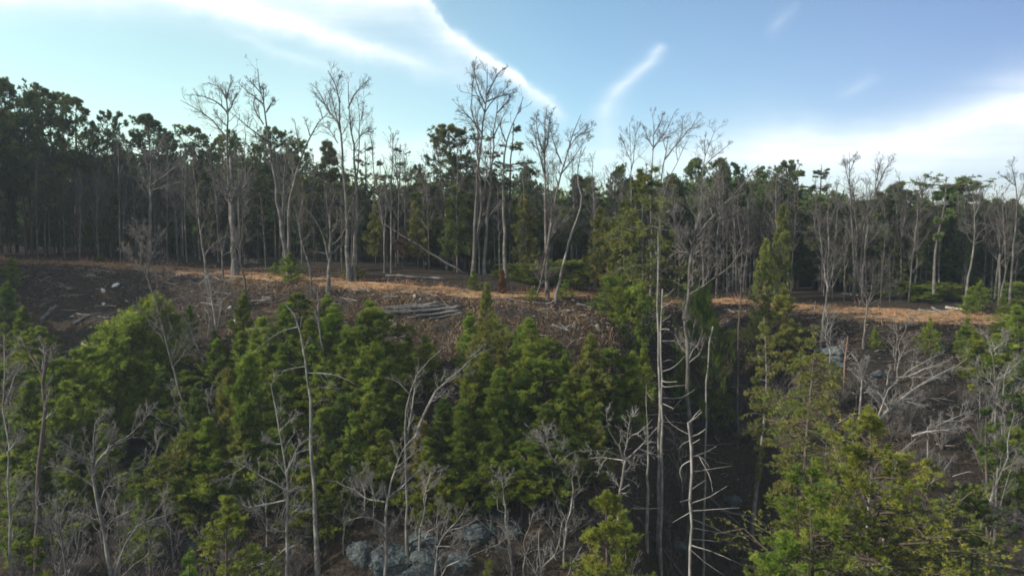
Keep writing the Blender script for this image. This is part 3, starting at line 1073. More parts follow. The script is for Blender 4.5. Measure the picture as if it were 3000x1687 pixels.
    # --- spreading tree and others right of centre
    bt('bare_tree', 'spreading bare tree with a mossy trunk and one long arm to the right', (2024, 1235), [
        (T((2024, 1235), (2017, 1140), (2010, 1043), (2014, 960), (2009, 886), (2014, 817), (2025, 735), (2030, 710)), 1, .5),
        (T((2028, 715), (2047, 688), (2075, 655), (2097, 621), (2138, 583), (2182, 539), (2200, 500)), .5, .1), (T((2028, 720), (2017, 693), (2016, 650)), .35, .1),
        (T((2035, 700), (2042, 655), (2060, 600), (2075, 540)), .4, .1), (T((2030, 712), (2050, 696), (2086, 697)), .35, .12),
        (T((2026, 745), (2000, 736), (1981, 740), (1954, 760)), .35, .1), (T((2030, 752), (2069, 751), (2100, 756)), .3, .1),
        (T((2013, 866), (2069, 834), (2116, 798), (2160, 762), (2174, 715)), .42, .14), (T((2116, 798), (2150, 820), (2185, 850)), .25, .08), (T((2097, 621), (2090, 560), (2110, 490)), .35, .1),
        (T((2075, 655), (2130, 640), (2180, 620)), .3, .1), (T((2022, 745), (1990, 690), (1968, 640), (1985, 590)), .35, .1)], Y=57, r=.3, seed=26, dens=1.1, mat=M_BARK, tmat=M_TWIG)
    bt('bare_tree', 'black crooked trunk between the hemlock and the right-hand bare trees', (2169, 900), [
        (T((2169, 900), (2172, 800), (2175, 707), (2160, 624), (2155, 583), (2165, 520)), 1, .3)], Y=68, r=.15, seed=27, dens=.6, twigs=2, mat=M_PINEBARK)
    bt('bare_tree', 'grey bare tree fanning upward from a low fork beside the track', (2404, 1036), [
        (T((2404, 1036), (2411, 935), (2422, 877), (2426, 852), (2418, 797), (2407, 728), (2400, 660)), 1, .15), (T((2425, 858), (2440, 797), (2450, 720)), .5, .1),
        (T((2424, 866), (2454, 810), (2476, 755), (2490, 700)), .5, .1), (T((2426, 850), (2428, 760), (2425, 640), (2430, 540)), .5, .1), (T((2412, 760), (2390, 690), (2380, 600)), .35, .1)], r=.19, seed=28, dens=1.1, tmat=M_TWIG)
    bt('bare_tree', 'tall slender bare tree with a leaning top, left of the split-crowned one', (2503, 800), [
        (T((2503, 800), (2497, 662), (2491, 593), (2488, 538), (2491, 470), (2488, 445)), 1, .14), (T((2489, 540), (2478, 500), (2475, 460)), .4, .1), (T((2491, 500), (2505, 470), (2512, 450)), .35, .1)], Y=86, r=.2, seed=29, dens=1.1)
    bt('bare_tree', 'tall bare tree with a split crown before the white cloud bank', (2528, 800), [
        (T((2528, 800), (2535, 717), (2543, 662), (2563, 593), (2568, 524), (2563, 469)), 1, .14), (T((2566, 560), (2577, 530), (2593, 497), (2617, 467)), .5, .1),
        (T((2568, 530), (2575, 490), (2585, 460)), .4, .1), (T((2545, 660), (2540, 580), (2536, 520)), .4, .1), (T((2540, 690), (2580, 670), (2600, 655)), .3, .08)], Y=85, r=.22, seed=30, dens=1.1)
    bt('bare_tree', 'low fan-shaped bare tree standing in front of the orange track', (2528, 1020), [
        (T((2528, 1020), (2536, 935), (2545, 899), (2536, 866), (2538, 810), (2534, 760)), 1, .15), (T((2545, 895), (2556, 838), (2560, 770)), .5, .1), (T((2545, 893), (2572, 838), (2596, 772)), .5, .1),
        (T((2560, 865), (2600, 840), (2640, 820)), .4, .1), (T((2546, 893), (2590, 870), (2650, 862)), .4, .1), (T((2540, 880), (2518, 830), (2510, 780)), .35, .1)], r=.15, seed=31, dens=1.2)
    bt('bare_tree', 'sunlit crooked bare tree just right of the flat-topped pine', (2826, 893), [
        (T((2826, 893), (2831, 842), (2838, 803), (2847, 764), (2856, 700), (2853, 607), (2850, 560)), 1, .2), (T((2855, 690), (2830, 660), (2815, 640)), .35, .1), (T((2853, 640), (2870, 600), (2872, 560)), .35, .1)], Y=80, r=.2, seed=32, dens=.8)
    bt('bare_tree', 'slim bare tree with a fork at half height near the right edge', (2930, 868), [
        (T((2930, 868), (2946, 803), (2943, 700), (2941, 650), (2935, 600)), 1, .2), (T((2946, 800), (2955, 760), (2958, 700)), .5, .15), (T((2942, 690), (2960, 650), (2965, 620)), .35, .1)], Y=82, r=.15, seed=33, dens=.8)
    bt('bare_tree', 'tall bare tree with a rising right limb at the right edge', (2957, 873), [
        (T((2957, 873), (2966, 792), (2970, 700), (2982, 607), (2974, 538), (2963, 478)), 1, .14), (T((2968, 760), (2990, 735), (3020, 700)), .4, .1), (T((2980, 600), (2995, 560), (3010, 500)), .4, .1),
        (T((2976, 545), (2945, 520), (2925, 510)), .35, .1), (T((2970, 700), (2950, 650), (2945, 600)), .3, .1)], Y=80, r=.22, seed=34)
    # --- trees along the front of the left clearing
    bt('bare_tree', 'contorted grey bare tree with low arms, rooted at the brow', (961, 848), [
        (T((961, 848), (966, 748), (969, 677), (966, 630), (955, 583), (950, 540)), 1, .2), (T((962, 760), (947, 677), (914, 632), (886, 602), (870, 580)), .55, .12),
        (T((968, 745), (980, 737), (1005, 712), (1022, 700)), .4, .1), (T((968, 720), (1000, 704), (1024, 616), (1040, 560)), .4, .1), (T((964, 745), (930, 738), (904, 735)), .3, .1),
        (T((968, 690), (990, 650), (985, 600)), .4, .1), (T((966, 640), (975, 590), (985, 550)), .35, .1)], Y=69, r=.26, seed=35, dens=.9)
    bt('bare_tree', 'slim knobbly bare tree just left of the contorted one', (914, 848), [
        (T((914, 848), (906, 776), (881, 699), (873, 655), (881, 610), (890, 570)), 1, .2), (T((890, 725), (900, 700), (905, 690)), .3, .1), (T((884, 706), (905, 690), (915, 670)), .3, .1), (T((874, 660), (868, 620), (850, 590)), .35, .1)], Y=69, r=.17, seed=36, dens=.8)
    bt('bare_tree', 'thick pale straight trunk at the edge of the left clearing', (688, 798), [
        (T((688, 798), (684, 700), (678, 600), (680, 520), (675, 460)), 1, .35), (T((680, 560), (640, 520), (610, 500)), .3, .08), (T((680, 590), (720, 540), (740, 510)), .3, .08)], Y=78, r=.5, seed=37, twigs=3, dens=1.2)
    bt('bare_tree', 'thin dark bare tree on the debris slope with fine side twigs', (725, 884), [
        (T((725, 884), (712, 798), (702, 748), (710, 666), (715, 600)), 1, .2), (T((710, 775), (745, 765), (760, 770)), .3, .1), (T((704, 750), (690, 700), (680, 660)), .35, .1)], Y=68, r=.13, seed=38, mat=M_PINEBARK)
    bt('bare_tree', 'bare tree with a low right-hand arm against the black gap of the wood', (606, 793), [
        (T((606, 793), (597, 748), (586, 666), (580, 624), (575, 560)), 1, .25), (T((600, 752), (612, 726), (644, 702), (665, 690)), .5, .1), (T((612, 726), (616, 680), (625, 640)), .35, .1), (T((588, 680), (605, 630), (615, 580)), .35, .1)], Y=78, r=.2, seed=39)
    bt('bare_tree', 'small forked bare tree with a bent left top in the black gap', (653, 793), [
        (T((653, 793), (650, 735), (644, 704), (640, 690)), 1, .3), (T((650, 745), (660, 700), (668, 660)), .5, .15), (T((652, 750), (675, 735), (690, 725)), .35, .1)], Y=76, r=.12, seed=40, dens=.8)
    bt('bare_tree', 'leaning bare tree with twiggy top before the left clearing', (608, 1490), [
        (T((608, 1490), (588, 1408), (568, 1334), (554, 1250), (533, 1173), (519, 1112), (499, 1057), (480, 988), (466, 905), (447, 862), (430, 812), (414, 771)), 1, .25),
        (T((416, 775), (410, 710), (388, 655)), .3, .08), (T((430, 812), (450, 740), (472, 675)), .3, .08), (T((447, 862), (480, 820), (507, 785)), .3, .08), (T((420, 790), (380, 750), (355, 720)), .25, .08),
        (T((499, 1057), (512, 1040), (514, 1020)), .2, .08), (T((425, 800), (432, 730), (430, 670)), .3, .08)], Y=53, r=.19, seed=41, dens=1.2, Lmax=2.2)
    bt('bare_tree', 'dark pillar-like trunk with a broad bare crown inside the left wood', (438, 765), [
        (T((438, 765), (440, 650), (442, 560), (440, 500), (445, 440)), 1, .35), (T((441, 560), (420, 520), (405, 480)), .4, .1), (T((441, 545), (490, 510), (530, 470)), .4, .1), (T((441, 520), (425, 470), (415, 440)), .35, .1),
        (T((441, 560), (480, 545), (540, 530)), .35, .1), (T((443, 470), (470, 420), (480, 390)), .35, .1)], Y=84, r=.36, seed=42, dens=1.15)


def build_slope_bare():
    def bt(*a_, **k_):
        k_.setdefault('mat', M_BARKL)
        if k_['mat'] is M_BARK:
            k_['mat'] = M_BARKL
        k_.setdefault('tmat', M_TWIGL)
        return bare_tree(*a_, **k_)
    # bottom left
    bt('bare_tree', 'wide grey bare tree with long rising limbs, low in the left corner', (345, 1790), [
        (T((345, 1790), (323, 1687), (309, 1570), (292, 1486), (276, 1418), (265, 1388), (268, 1370)), 1, .5),
        (T((268, 1385), (276, 1361), (276, 1284), (279, 1234), (309, 1203)), .5, .1), (T((274, 1375), (309, 1318), (339, 1297), (396, 1267), (437, 1207)), .5, .1),
        (T((266, 1388), (255, 1358), (202, 1304), (148, 1279)), .45, .1), (T((278, 1425), (262, 1415), (208, 1375), (141, 1365)), .4, .1), (T((290, 1480), (323, 1402), (370, 1388), (425, 1363)), .35, .1),
        (T((330, 1700), (350, 1637), (376, 1563), (437, 1519), (491, 1452)), .45, .1), (T((312, 1590), (319, 1526), (393, 1489)), .3, .1), (T((335, 1740), (363, 1677), (447, 1613)), .3, .1),
        (T((310, 1330), (330, 1280), (340, 1240)), .3, .1), (T((376, 1563), (400, 1540), (510, 1500)), .3, .08), (T((300, 1530), (240, 1500), (205, 1510)), .3, .08)], Y=41, r=.23, seed=51, rmin=.008, Lmax=2.2)
    bt('dead_snag', 'thick brown broken trunk with a pale scar, far left of the slope', (105, 1720), [
        (T((105, 1720), (112, 1500), (118, 1368), (124, 1267), (132, 1181), (132, 1126), (137, 1045)), 1, .35), (T((130, 1105), (102, 1060), (77, 1016), (60, 985)), .4, .1),
        (T((136, 1050), (125, 1010), (110, 985)), .3, .1), (T((134, 1080), (150, 1040), (165, 1000)), .25, .08)], Y=43, r=.3, seed=52, twigs=2, dens=.8, mat=M_PINEBARK, cat='dead tree', rmin=.008, Lmax=1.6)
    bt('bare_tree', 'slim grey bare tree cut by the left edge of the view', (40, 1800), [
        (T((40, 1800), (30, 1560), (18, 1300), (14, 1150), (20, 1050), (12, 980)), 1, .2), (T((16, 1190), (40, 1110), (60, 1060)), .4, .1), (T((20, 1330), (55, 1280), (70, 1240)), .3, .1), (T((28, 1500), (70, 1430), (100, 1400)), .3, .1)], Y=38, r=.16, seed=53, rmin=.007, Lmax=2)
    bt('bare_tree', 'bushy many-stemmed bare tree at the bottom left corner', (200, 1800), [
        (T((200, 1800), (190, 1640), (175, 1560), (140, 1480), (95, 1440)), 1, .15), (T((192, 1660), (180, 1570), (165, 1500), (170, 1430)), .6, .1), (T((195, 1700), (230, 1600), (240, 1520)), .5, .1), (T((180, 1580), (110, 1540), (60, 1500)), .4, .1)], Y=38, r=.12, seed=54, rmin=.007, Lmax=2)
    # hooked dead trunk
    bt('dead_snag', 'leaning dead trunk with a hooked white top, rising over the pines', (930, 1600), [
        (T((930, 1600), (919, 1536), (916, 1486), (921, 1428), (912, 1368), (914, 1284), (912, 1240), (917, 1195), (911, 1140), (900, 1085), (886, 1016), (873, 960), (859, 905), (850, 874), (842, 874), (836, 892)), 1, .22),
        (T((872, 958), (840, 965), (809, 977), (748, 1027)), .3, .06), (T((896, 1073), (860, 1078), (828, 1085), (820, 1100)), .25, .06), (T((902, 1092), (960, 1093), (1010, 1107), (1040, 1125)), .2, .05),
        (T((911, 1140), (947, 1132), (997, 1140)), .25, .06), (T((915, 1280), (935, 1272), (940, 1300)), .25, .08), (T((918, 1360), (880, 1368), (858, 1376)), .2, .06), (T((922, 1430), (888, 1436), (870, 1436)), .2, .06),
        (T((918, 1190), (940, 1172), (965, 1168)), .2, .06), (T((917, 1490), (935, 1480), (949, 1476)), .3, .1)], Y=47, r=.215, seed=55, twigs=2, dens=.45, mat=M_BARKL, tmat=M_TWIGL, split=True, cat='dead tree', rmin=.007, Lmax=1.2)
    bt('bare_tree', 'pale bare tree with drooping left arms beside the hooked dead trunk', (838, 1760), [
        (T((838, 1760), (842, 1570), (840, 1435), (837, 1351), (825, 1294), (815, 1260), (805, 1200), (792, 1120)), 1, .15),
        (T((838, 1435), (788, 1402), (744, 1388), (718, 1361), (677, 1351)), .4, .08), (T((720, 1363), (694, 1381), (630, 1415)), .2, .06), (T((840, 1464), (768, 1479), (714, 1486), (690, 1500)), .4, .08),
        (T((838, 1385), (859, 1345), (869, 1311), (912, 1277)), .45, .08), (T((842, 1375), (862, 1361), (909, 1360)), .3, .08), (T((845, 1478), (880, 1482), (908, 1482)), .3, .08), (T((842, 1555), (815, 1556), (780, 1552)), .25, .08),
        (T((826, 1300), (800, 1300), (765, 1270)), .25, .08), (T((818, 1265), (850, 1230), (880, 1210)), .3, .08), (T((840, 1440), (858, 1434), (878, 1423)), .25, .1), (T((842, 1600), (800, 1640), (740, 1660)), .3, .08)], Y=42, r=.19, seed=56, mat=M_BARK, rmin=.008, dens=.9, Lmax=1.7)
    bt('bare_tree', 'forked bare tree growing before the blue-grey boulders', (1126, 1690), [
        (T((1126, 1690), (1133, 1603), (1131, 1536), (1126, 1486), (1136, 1458)), 1, .6),
        (T((1134, 1460), (1146, 1448), (1171, 1435), (1205, 1395), (1242, 1368)), .55, .1), (T((1138, 1455), (1141, 1428), (1158, 1375), (1168, 1341), (1191, 1297), (1228, 1267)), .5, .1),
        (T((1158, 1372), (1201, 1338), (1234, 1312)), .35, .1), (T((1128, 1470), (1100, 1465), (1070, 1465), (1050, 1432), (1010, 1428), (985, 1408)), .4, .08),
        (T((1130, 1540), (1094, 1516), (1057, 1512), (1013, 1527)), .45, .08), (T((1094, 1516), (1096, 1440), (1084, 1395)), .35, .08), (T((1067, 1505), (1070, 1449), (1053, 1402)), .3, .08),
        (T((1100, 1466), (1080, 1400), (1070, 1350)), .3, .08), (T((1139, 1556), (1160, 1530), (1178, 1490)), .25, .12), (T((1050, 1434), (1035, 1390), (1030, 1370)), .25, .08)], Y=44, r=.17, seed=57, rmin=.008, Lmax=1.4, dens=1.0)
    bt('bare_tree', 'twin-trunked leaning bare tree among young pines with a white broken arm', (1190, 1300), [
        (T((1190, 1300), (1183, 1250), (1188, 1181), (1205, 1126), (1218, 1101), (1240, 1085), (1254, 1043), (1276, 1032), (1312, 1013), (1343, 980)), 1, .12),
        (T((1215, 1285), (1243, 1217), (1260, 1167), (1279, 1126), (1293, 1118), (1345, 1101), (1359, 1071), (1376, 1046), (1406, 1029), (1453, 1016)), .95, .12),
        (T((1293, 1118), (1301, 1095), (1304, 1080)), .35, .1), (T((1274, 1165), (1310, 1155), (1342, 1153)), .35, .1), (T((1197, 1150), (1166, 1118), (1136, 1107)), .35, .1), (T((1195, 1270), (1210, 1180), (1218, 1100)), .6, .2),
        (T((1376, 1046), (1400, 1030), (1420, 1005)), .3, .1), (T((1359, 1073), (1380, 1085), (1385, 1100)), .25, .1), (T((1300, 1117), (1325, 1100), (1345, 1080)), .3, .1)], Y=47, r=.15, seed=58, rmin=.007, Lmax=1.2, dens=.8)
    bt('fallen_branch', 'bright broken arm sticking out below the twin-trunked leaning tree', (1236, 1236), [
        (T((1236, 1240), (1255, 1228), (1276, 1225), (1300, 1234), (1321, 1243)), 1, .8)], Y=46, r=.07, seed=59, twigs=0, mat=M_SNAG, cat='branch') if False else None
    bt('bare_tree', 'low bare tree spreading right across the rocks at the bottom edge', (1275, 1720), [
        (T((1275, 1720), (1281, 1684), (1311, 1650), (1358, 1627), (1422, 1617), (1479, 1590), (1500, 1560)), 1, .12), (T((1276, 1700), (1277, 1650), (1281, 1586), (1311, 1553), (1348, 1526), (1371, 1469)), .7, .1),
        (T((1315, 1553), (1368, 1539), (1400, 1516)), .4, .08), (T((1279, 1600), (1331, 1600), (1365, 1576)), .4, .08), (T((1311, 1553), (1297, 1529), (1318, 1485)), .35, .08), (T((1366, 1626), (1385, 1590), (1390, 1560)), .35, .08),
        (T((1422, 1617), (1440, 1590), (1442, 1575)), .3, .08), (T((1281, 1590), (1280, 1520), (1285, 1460)), .35, .08), (T((1277, 1650), (1300, 1615), (1335, 1620)), .35, .08)], Y=40, r=.1, seed=60, rmin=.007, Lmax=1.1)
    bt('bare_tree', 'small forked bare tree at the bottom edge left of the olive pine', (1583, 1730), [
        (T((1583, 1730), (1586, 1654), (1576, 1603), (1578, 1556)), 1, .3), (T((1587, 1660), (1627, 1627), (1640, 1580), (1647, 1526)), .8, .2), (T((1590, 1655), (1600, 1610), (1603, 1590)), .5, .1), (T((1580, 1700), (1549, 1637), (1519, 1613)), .5, .1)], Y=38, r=.075, seed=61, rmin=.006, Lmax=.9, twigs=2)
    bt('bare_tree', 'bare leaning stem touching the left side of the olive pine', (1650, 1730), [
        (T((1650, 1730), (1660, 1680), (1684, 1633), (1704, 1600)), 1, .3), (T((1684, 1633), (1700, 1640), (1715, 1625)), .5, .1)], Y=38, r=.07, seed=62, rmin=.006, Lmax=.9, twigs=2)
    bt('bare_tree', 'gnarled pale tree with a tangled round crown above the olive pine', (1812, 1475), [
        (T((1812, 1475), (1813, 1452), (1826, 1383), (1832, 1345)), 1, .7),
        (T((1832, 1348), (1874, 1311), (1907, 1274), (1939, 1236)), .6, .12), (T((1830, 1340), (1836, 1300), (1842, 1274), (1874, 1270), (1911, 1228)), .55, .12), (T((1828, 1345), (1805, 1290), (1777, 1254), (1777, 1193)), .5, .1),
        (T((1826, 1348), (1790, 1342), (1753, 1339), (1700, 1345)), .45, .1), (T((1826, 1340), (1773, 1319), (1712, 1319)), .45, .1), (T((1850, 1330), (1874, 1335), (1886, 1370)), .4, .12), (T((1780, 1340), (1755, 1370), (1750, 1398)), .4, .1),
        (T((1836, 1300), (1845, 1230), (1872, 1196)), .4, .1), (T((1870, 1313), (1910, 1330), (1940, 1330)), .4, .1), (T((1812, 1420), (1790, 1395), (1775, 1380)), .4, .1), (T((1828, 1390), (1850, 1360), (1856, 1340)), .35, .1),
        (T((1832, 1400), (1855, 1408), (1870, 1425)), .3, .1)], Y=47, r=.11, seed=63, mat=M_SNAG, tmat=M_SNAG, rmin=.01, Lmax=.9, dens=.9, up=.1, ang=(35, 80), twigs=2, depth=.8)
    # snags
    bt('dead_snag', 'tall grey dead pole, left of the two touching snags', (1933, 1310), [
        (T((1933, 1310), (1932, 1195), (1930, 1000), (1929, 850), (1928, 674)), 1, .22), (T((1928, 745), (1922, 742), (1920, 738)), .3, .2), (T((1931, 800), (1955, 785), (1972, 778)), .15, .05), (T((1930, 880), (1910, 870), (1895, 868)), .12, .04)], Y=52, r=.2, seed=64, twigs=0, mat=M_SNAG, split=True, cat='dead tree')
    bt('dead_snag', 'grey dead snag with short curving arms to the right, touching its twin', (1941, 1320), [
        (T((1941, 1320), (1940, 1236), (1938, 1134), (1939, 1000), (1941, 846)), 1, .4), (T((1938, 965), (1950, 963), (1961, 966)), .35, .25), (T((1940, 999), (1975, 998), (2008, 1001), (2036, 1010), (2055, 1028)), .3, .08),
        (T((1975, 998), (1984, 1015), (1983, 1030)), .2, .08), (T((1985, 1000), (1996, 1018), (2000, 1032)), .2, .08), (T((1940, 1088), (1962, 1082), (1984, 1068), (2007, 1042)), .35, .15), (T((1940, 1115), (1950, 1119), (1984, 1118)), .35, .15),
        (T((1940, 1130), (1948, 1135), (1964, 1132), (2008, 1128)), .35, .1), (T((1942, 1165), (1986, 1167), (2012, 1158), (2037, 1139)), .35, .12), (T((1942, 1182), (1960, 1190), (1974, 1197)), .35, .2),
        (T((1942, 870), (1960, 862), (1975, 845)), .25, .1), (T((1941, 900), (1960, 890), (1970, 880)), .25, .1), (T((1941, 940), (1958, 930), (1965, 922)), .25, .1), (T((1940, 1060), (1965, 1052), (1975, 1060)), .25, .1),
        (T((1941, 1236), (1975, 1234), (2012, 1240)), .25, .08), (T((1941, 1240), (1965, 1260), (1978, 1282)), .25, .08)], Y=51.5, r=.17, seed=65, twigs=0, mat=M_SNAG, split=True, cat='dead tree', depth=.9)
    bt('dead_snag', 'many-armed pale dead snag rising from the bottom edge', (2022, 1800), [
        (T((2022, 1800), (2022, 1683), (2024, 1545), (2024, 1424), (2020, 1302), (2016, 1236)), 1, .5),
        (T((2016, 1238), (2036, 1225), (2057, 1206)), .35, .2), (T((2017, 1245), (2036, 1215), (2052, 1200)), .3, .15), (T((2020, 1280), (2045, 1272), (2069, 1255)), .35, .15), (T((2021, 1302), (2036, 1295), (2050, 1286)), .3, .15),
        (T((2022, 1340), (2060, 1328), (2098, 1307)), .35, .15), (T((2022, 1342), (2030, 1336), (2048, 1335), (2066, 1348), (2078, 1368)), .3, .15), (T((2023, 1382), (2080, 1374), (2146, 1364)), .35, .12),
        (T((2023, 1436), (2045, 1420), (2069, 1405)), .3, .12), (T((2024, 1474), (2080, 1455), (2130, 1423)), .35, .12), (T((2024, 1496), (2090, 1492), (2167, 1487)), .35, .1), (T((2024, 1518), (2080, 1540), (2133, 1566), (2180, 1572), (2220, 1565)), .35, .08),
        (T((2024, 1546), (2065, 1552), (2105, 1560)), .3, .1), (T((2024, 1578), (2070, 1582), (2112, 1587)), .3, .1), (T((2024, 1596), (2090, 1615), (2180, 1657)), .35, .08), (T((2019, 1272), (1990, 1258), (1962, 1238), (1948, 1218)), .3, .08),
        (T((2020, 1290), (2000, 1300), (1988, 1316)), .25, .08), (T((2021, 1350), (1996, 1362), (1990, 1385), (2000, 1410)), .3, .08), (T((2023, 1462), (2005, 1466), (1992, 1470)), .3, .1), (T((2023, 1500), (1995, 1515), (1970, 1530)), .25, .08),
        (T((2024, 1610), (2070, 1650), (2130, 1690)), .3, .08), (T((2050, 1339), (2082, 1400), (2088, 1440)), .2, .06)], Y=42, r=.125, seed=66, twigs=0, mat=M_SNAG, split=True, cat='dead tree', depth=.9)
    bt('dead_snag', 'short splintered stub tapering to a point, left of the twin snags', (1899, 1300), [
        (T((1899, 1300), (1896, 1234), (1892, 1181), (1894, 1128)), 1, .12), (T((1894, 1150), (1903, 1158), (1912, 1172)), .35, .15)], Y=50, r=.19, seed=67, twigs=0, mat=M_SNAG, split=True, cat='dead tree')
    bt('dead_snag', 'slim dead pole with a hooked top in the dark hollow', (2068, 1200), [
        (T((2068, 1200), (2073, 1130), (2077, 1071), (2075, 1016), (2074, 965), (2080, 954), (2089, 956)), 1, .55), (T((2078, 985), (2092, 990), (2104, 994)), .4, .15), (T((2077, 985), (2088, 1005), (2096, 1024)), .4, .15), (T((2080, 1060), (2105, 1080), (2110, 1110)), .25, .08)], Y=58, r=.1, seed=68, twigs=0, mat=M_SNAG, split=True, cat='dead tree')
    bt('bare_tree', 'thin forked stems among the pines, right of the thin leaning trunk', (612, 1110), [
        (T((612, 1110), (610, 1093), (586, 1038), (563, 982), (550, 930)), 1, .15), (T((611, 1090), (613, 1060), (610, 1027), (608, 980), (615, 930)), .9, .15)], r=.12, seed=69, dens=.9, rmin=.008, Lmax=1.6)
    bt('bare_tree', 'straight slim bare stem on the brown debris below the brow', (639, 1100), [
        (T((639, 1100), (637, 1016), (632, 960), (619, 878), (612, 820)), 1, .2), (T((634, 970), (645, 920), (650, 880)), .4, .1)], r=.11, seed=70, dens=.9, rmin=.008, Lmax=1.6)
    bt('bare_tree', 'dark straight trunk rising among pines right of the hooked dead trunk', (968, 1235), [
        (T((968, 1235), (955, 1126), (953, 1057), (936, 988), (932, 891), (930, 850)), 1, .3), (T((934, 950), (915, 930), (905, 920)), .3, .1), (T((955, 1130), (985, 1120), (1000, 1135)), .3, .1)], r=.17, seed=71, dens=.5, twigs=2, rmin=.008, Lmax=1.3)
    # right side
    bt('bare_tree', 'bare tree of long arching limbs sweeping right across the dark slope', (2555, 1290), [
        (T((2555, 1290), (2566, 1225), (2582, 1162), (2599, 1127), (2629, 1099), (2662, 1077), (2703, 1060), (2742, 1041)), 1, .12), (T((2625, 1105), (2640, 1110), (2673, 1100), (2703, 1080), (2753, 1069), (2782, 1050)), .5, .08),
        (T((2562, 1245), (2577, 1218), (2604, 1198), (2637, 1171), (2676, 1140), (2731, 1107), (2786, 1082), (2838, 1047)), 1, .1), (T((2731, 1108), (2760, 1106), (2782, 1107)), .4, .08), (T((2640, 1170), (2680, 1165), (2710, 1150)), .3, .08),
        (T((2598, 1128), (2603, 1090), (2612, 1070)), .35, .08), (T((2640, 1172), (2680, 1182), (2720, 1186)), .4, .1), (T((2575, 1180), (2560, 1160), (2545, 1150)), .35, .08), (T((2540, 1195), (2560, 1205), (2562, 1210)), .3, .2)], Y=46, r=.13, seed=72, mat=M_SNAG, tmat=M_TWIGL, rmin=.008, Lmax=1.6)
    bt('bare_tree', 'lower bare limbs arching right out of the big yellow pine', (2600, 1420), [
        (T((2600, 1420), (2621, 1331), (2640, 1303), (2673, 1276), (2720, 1248), (2759, 1232), (2831, 1207), (2870, 1195)), 1, .1), (T((2673, 1277), (2717, 1262), (2786, 1259), (2830, 1250)), .6, .08),
        (T((2620, 1335), (2632, 1325), (2650, 1330), (2673, 1339)), .6, .3), (T((2759, 1233), (2800, 1235), (2850, 1225)), .4, .08)], Y=43, r=.12, seed=73, mat=M_SNAG, tmat=M_TWIGL, rmin=.008, Lmax=1.5)
    bt('bare_tree', 'pale bare tree with candelabra limbs near the right edge', (2925, 1330), [
        (T((2925, 1330), (2915, 1240), (2911, 1193), (2915, 1143), (2912, 1060), (2909, 1025), (2891, 978)), 1, .15), (T((2910, 1027), (2941, 1002), (2946, 964)), .5, .1), (T((2914, 1115), (2952, 1096), (2974, 1071), (3005, 1045)), .55, .1),
        (T((2911, 1195), (2889, 1160), (2847, 1110)), .5, .1), (T((2912, 1040), (2940, 1025), (2950, 1000)), .35, .1), (T((2940, 1160), (2942, 1100), (2975, 1040)), .4, .1), (T((2914, 1170), (2960, 1150), (3010, 1135)), .4, .1), (T((2912, 1130), (2880, 1090), (2850, 1050)), .4, .1)],
       Y=48, r=.13, seed=74, mat=M_BARK, rmin=.008, Lmax=1.6)
    bt('bare_tree', 'thin grey tree with a white splayed fork on the slope by the rock ledge', (2517, 1225), [
        (T((2517, 1225), (2523, 1143), (2527, 1105), (2520, 1070), (2494, 1036)), 1, .3), (T((2526, 1110), (2540, 1070), (2545, 1040)), .6, .1), (T((2528, 1105), (2550, 1115), (2568, 1130)), .5, .1), (T((2524, 1110), (2500, 1095), (2485, 1075)), .5, .1), (T((2530, 1150), (2560, 1146), (2575, 1150)), .4, .1)], r=.1, seed=75, mat=M_SNAG, rmin=.008, Lmax=1.2)
    bt('dead_snag', 'reddish dead stem with a bare top standing before the rock ledge', (2472, 1160), [
        (T((2472, 1160), (2474, 1110), (2473, 1060), (2482, 1010), (2483, 985)), 1, .4), (T((2481, 1010), (2465, 1000), (2455, 992)), .4, .1), (T((2484, 985), (2470, 970), (2460, 965)), .4, .1), (T((2474, 1115), (2486, 1125), (2484, 1135)), .3, .1)], r=.1, seed=76, mat=M_REDBARK, twigs=1, dens=.5, split=True, cat='dead tree', rmin=.008)
    bt('bare_tree', 'pale forked bare stems crossing at the right edge low down', (2890, 1640), [
        (T((2890, 1640), (2895, 1580), (2912, 1519), (2938, 1449), (2952, 1398), (2965, 1360)), 1, .2), (T((2870, 1560), (2878, 1512), (2902, 1459), (2938, 1381), (2955, 1334), (2945, 1294), (2960, 1250), (2974, 1208)), 1, .15),
        (T((2905, 1455), (2912, 1500), (2915, 1520)), .6, .5), (T((2940, 1376), (2980, 1350), (3010, 1320)), .4, .1), (T((2950, 1300), (2930, 1285), (2915, 1280)), .3, .1), (T((2912, 1520), (2960, 1532), (3010, 1533)), .4, .2)], Y=41, r=.08, seed=77, mat=M_SNAG, tmat=M_TWIGL, rmin=.007, Lmax=1.2)
    bt('bare_tree', 'straight dim bare trunk with a long right arm, right of the big yellow pine', (2716, 1700), [
        (T((2716, 1700), (2718, 1502), (2720, 1334), (2718, 1250)), 1, .25), (T((2719, 1502), (2760, 1485), (2826, 1464)), .4, .08), (T((2720, 1420), (2760, 1385), (2790, 1340)), .35, .08), (T((2720, 1440), (2740, 1400), (2755, 1340)), .35, .08)], Y=43, r=.11, seed=78, rmin=.007, Lmax=1.6)


build_tall_bare()
build_slope_bare()

# ------------------------------------------------------------------ the wood behind the bench
SKY_X = [-400, 0, 200, 400, 600, 700, 850, 1000, 1100, 1250, 1350, 1500, 1600, 1700, 1850, 2000, 2100, 2200, 2300, 2450, 2600, 2800, 3000, 3400]
SKY_Y = [300, 360, 420, 430, 440, 440, 440, 490, 520, 520, 500, 500, 540, 545, 520, 500, 490, 500, 510, 555, 575, 575, 590, 600]


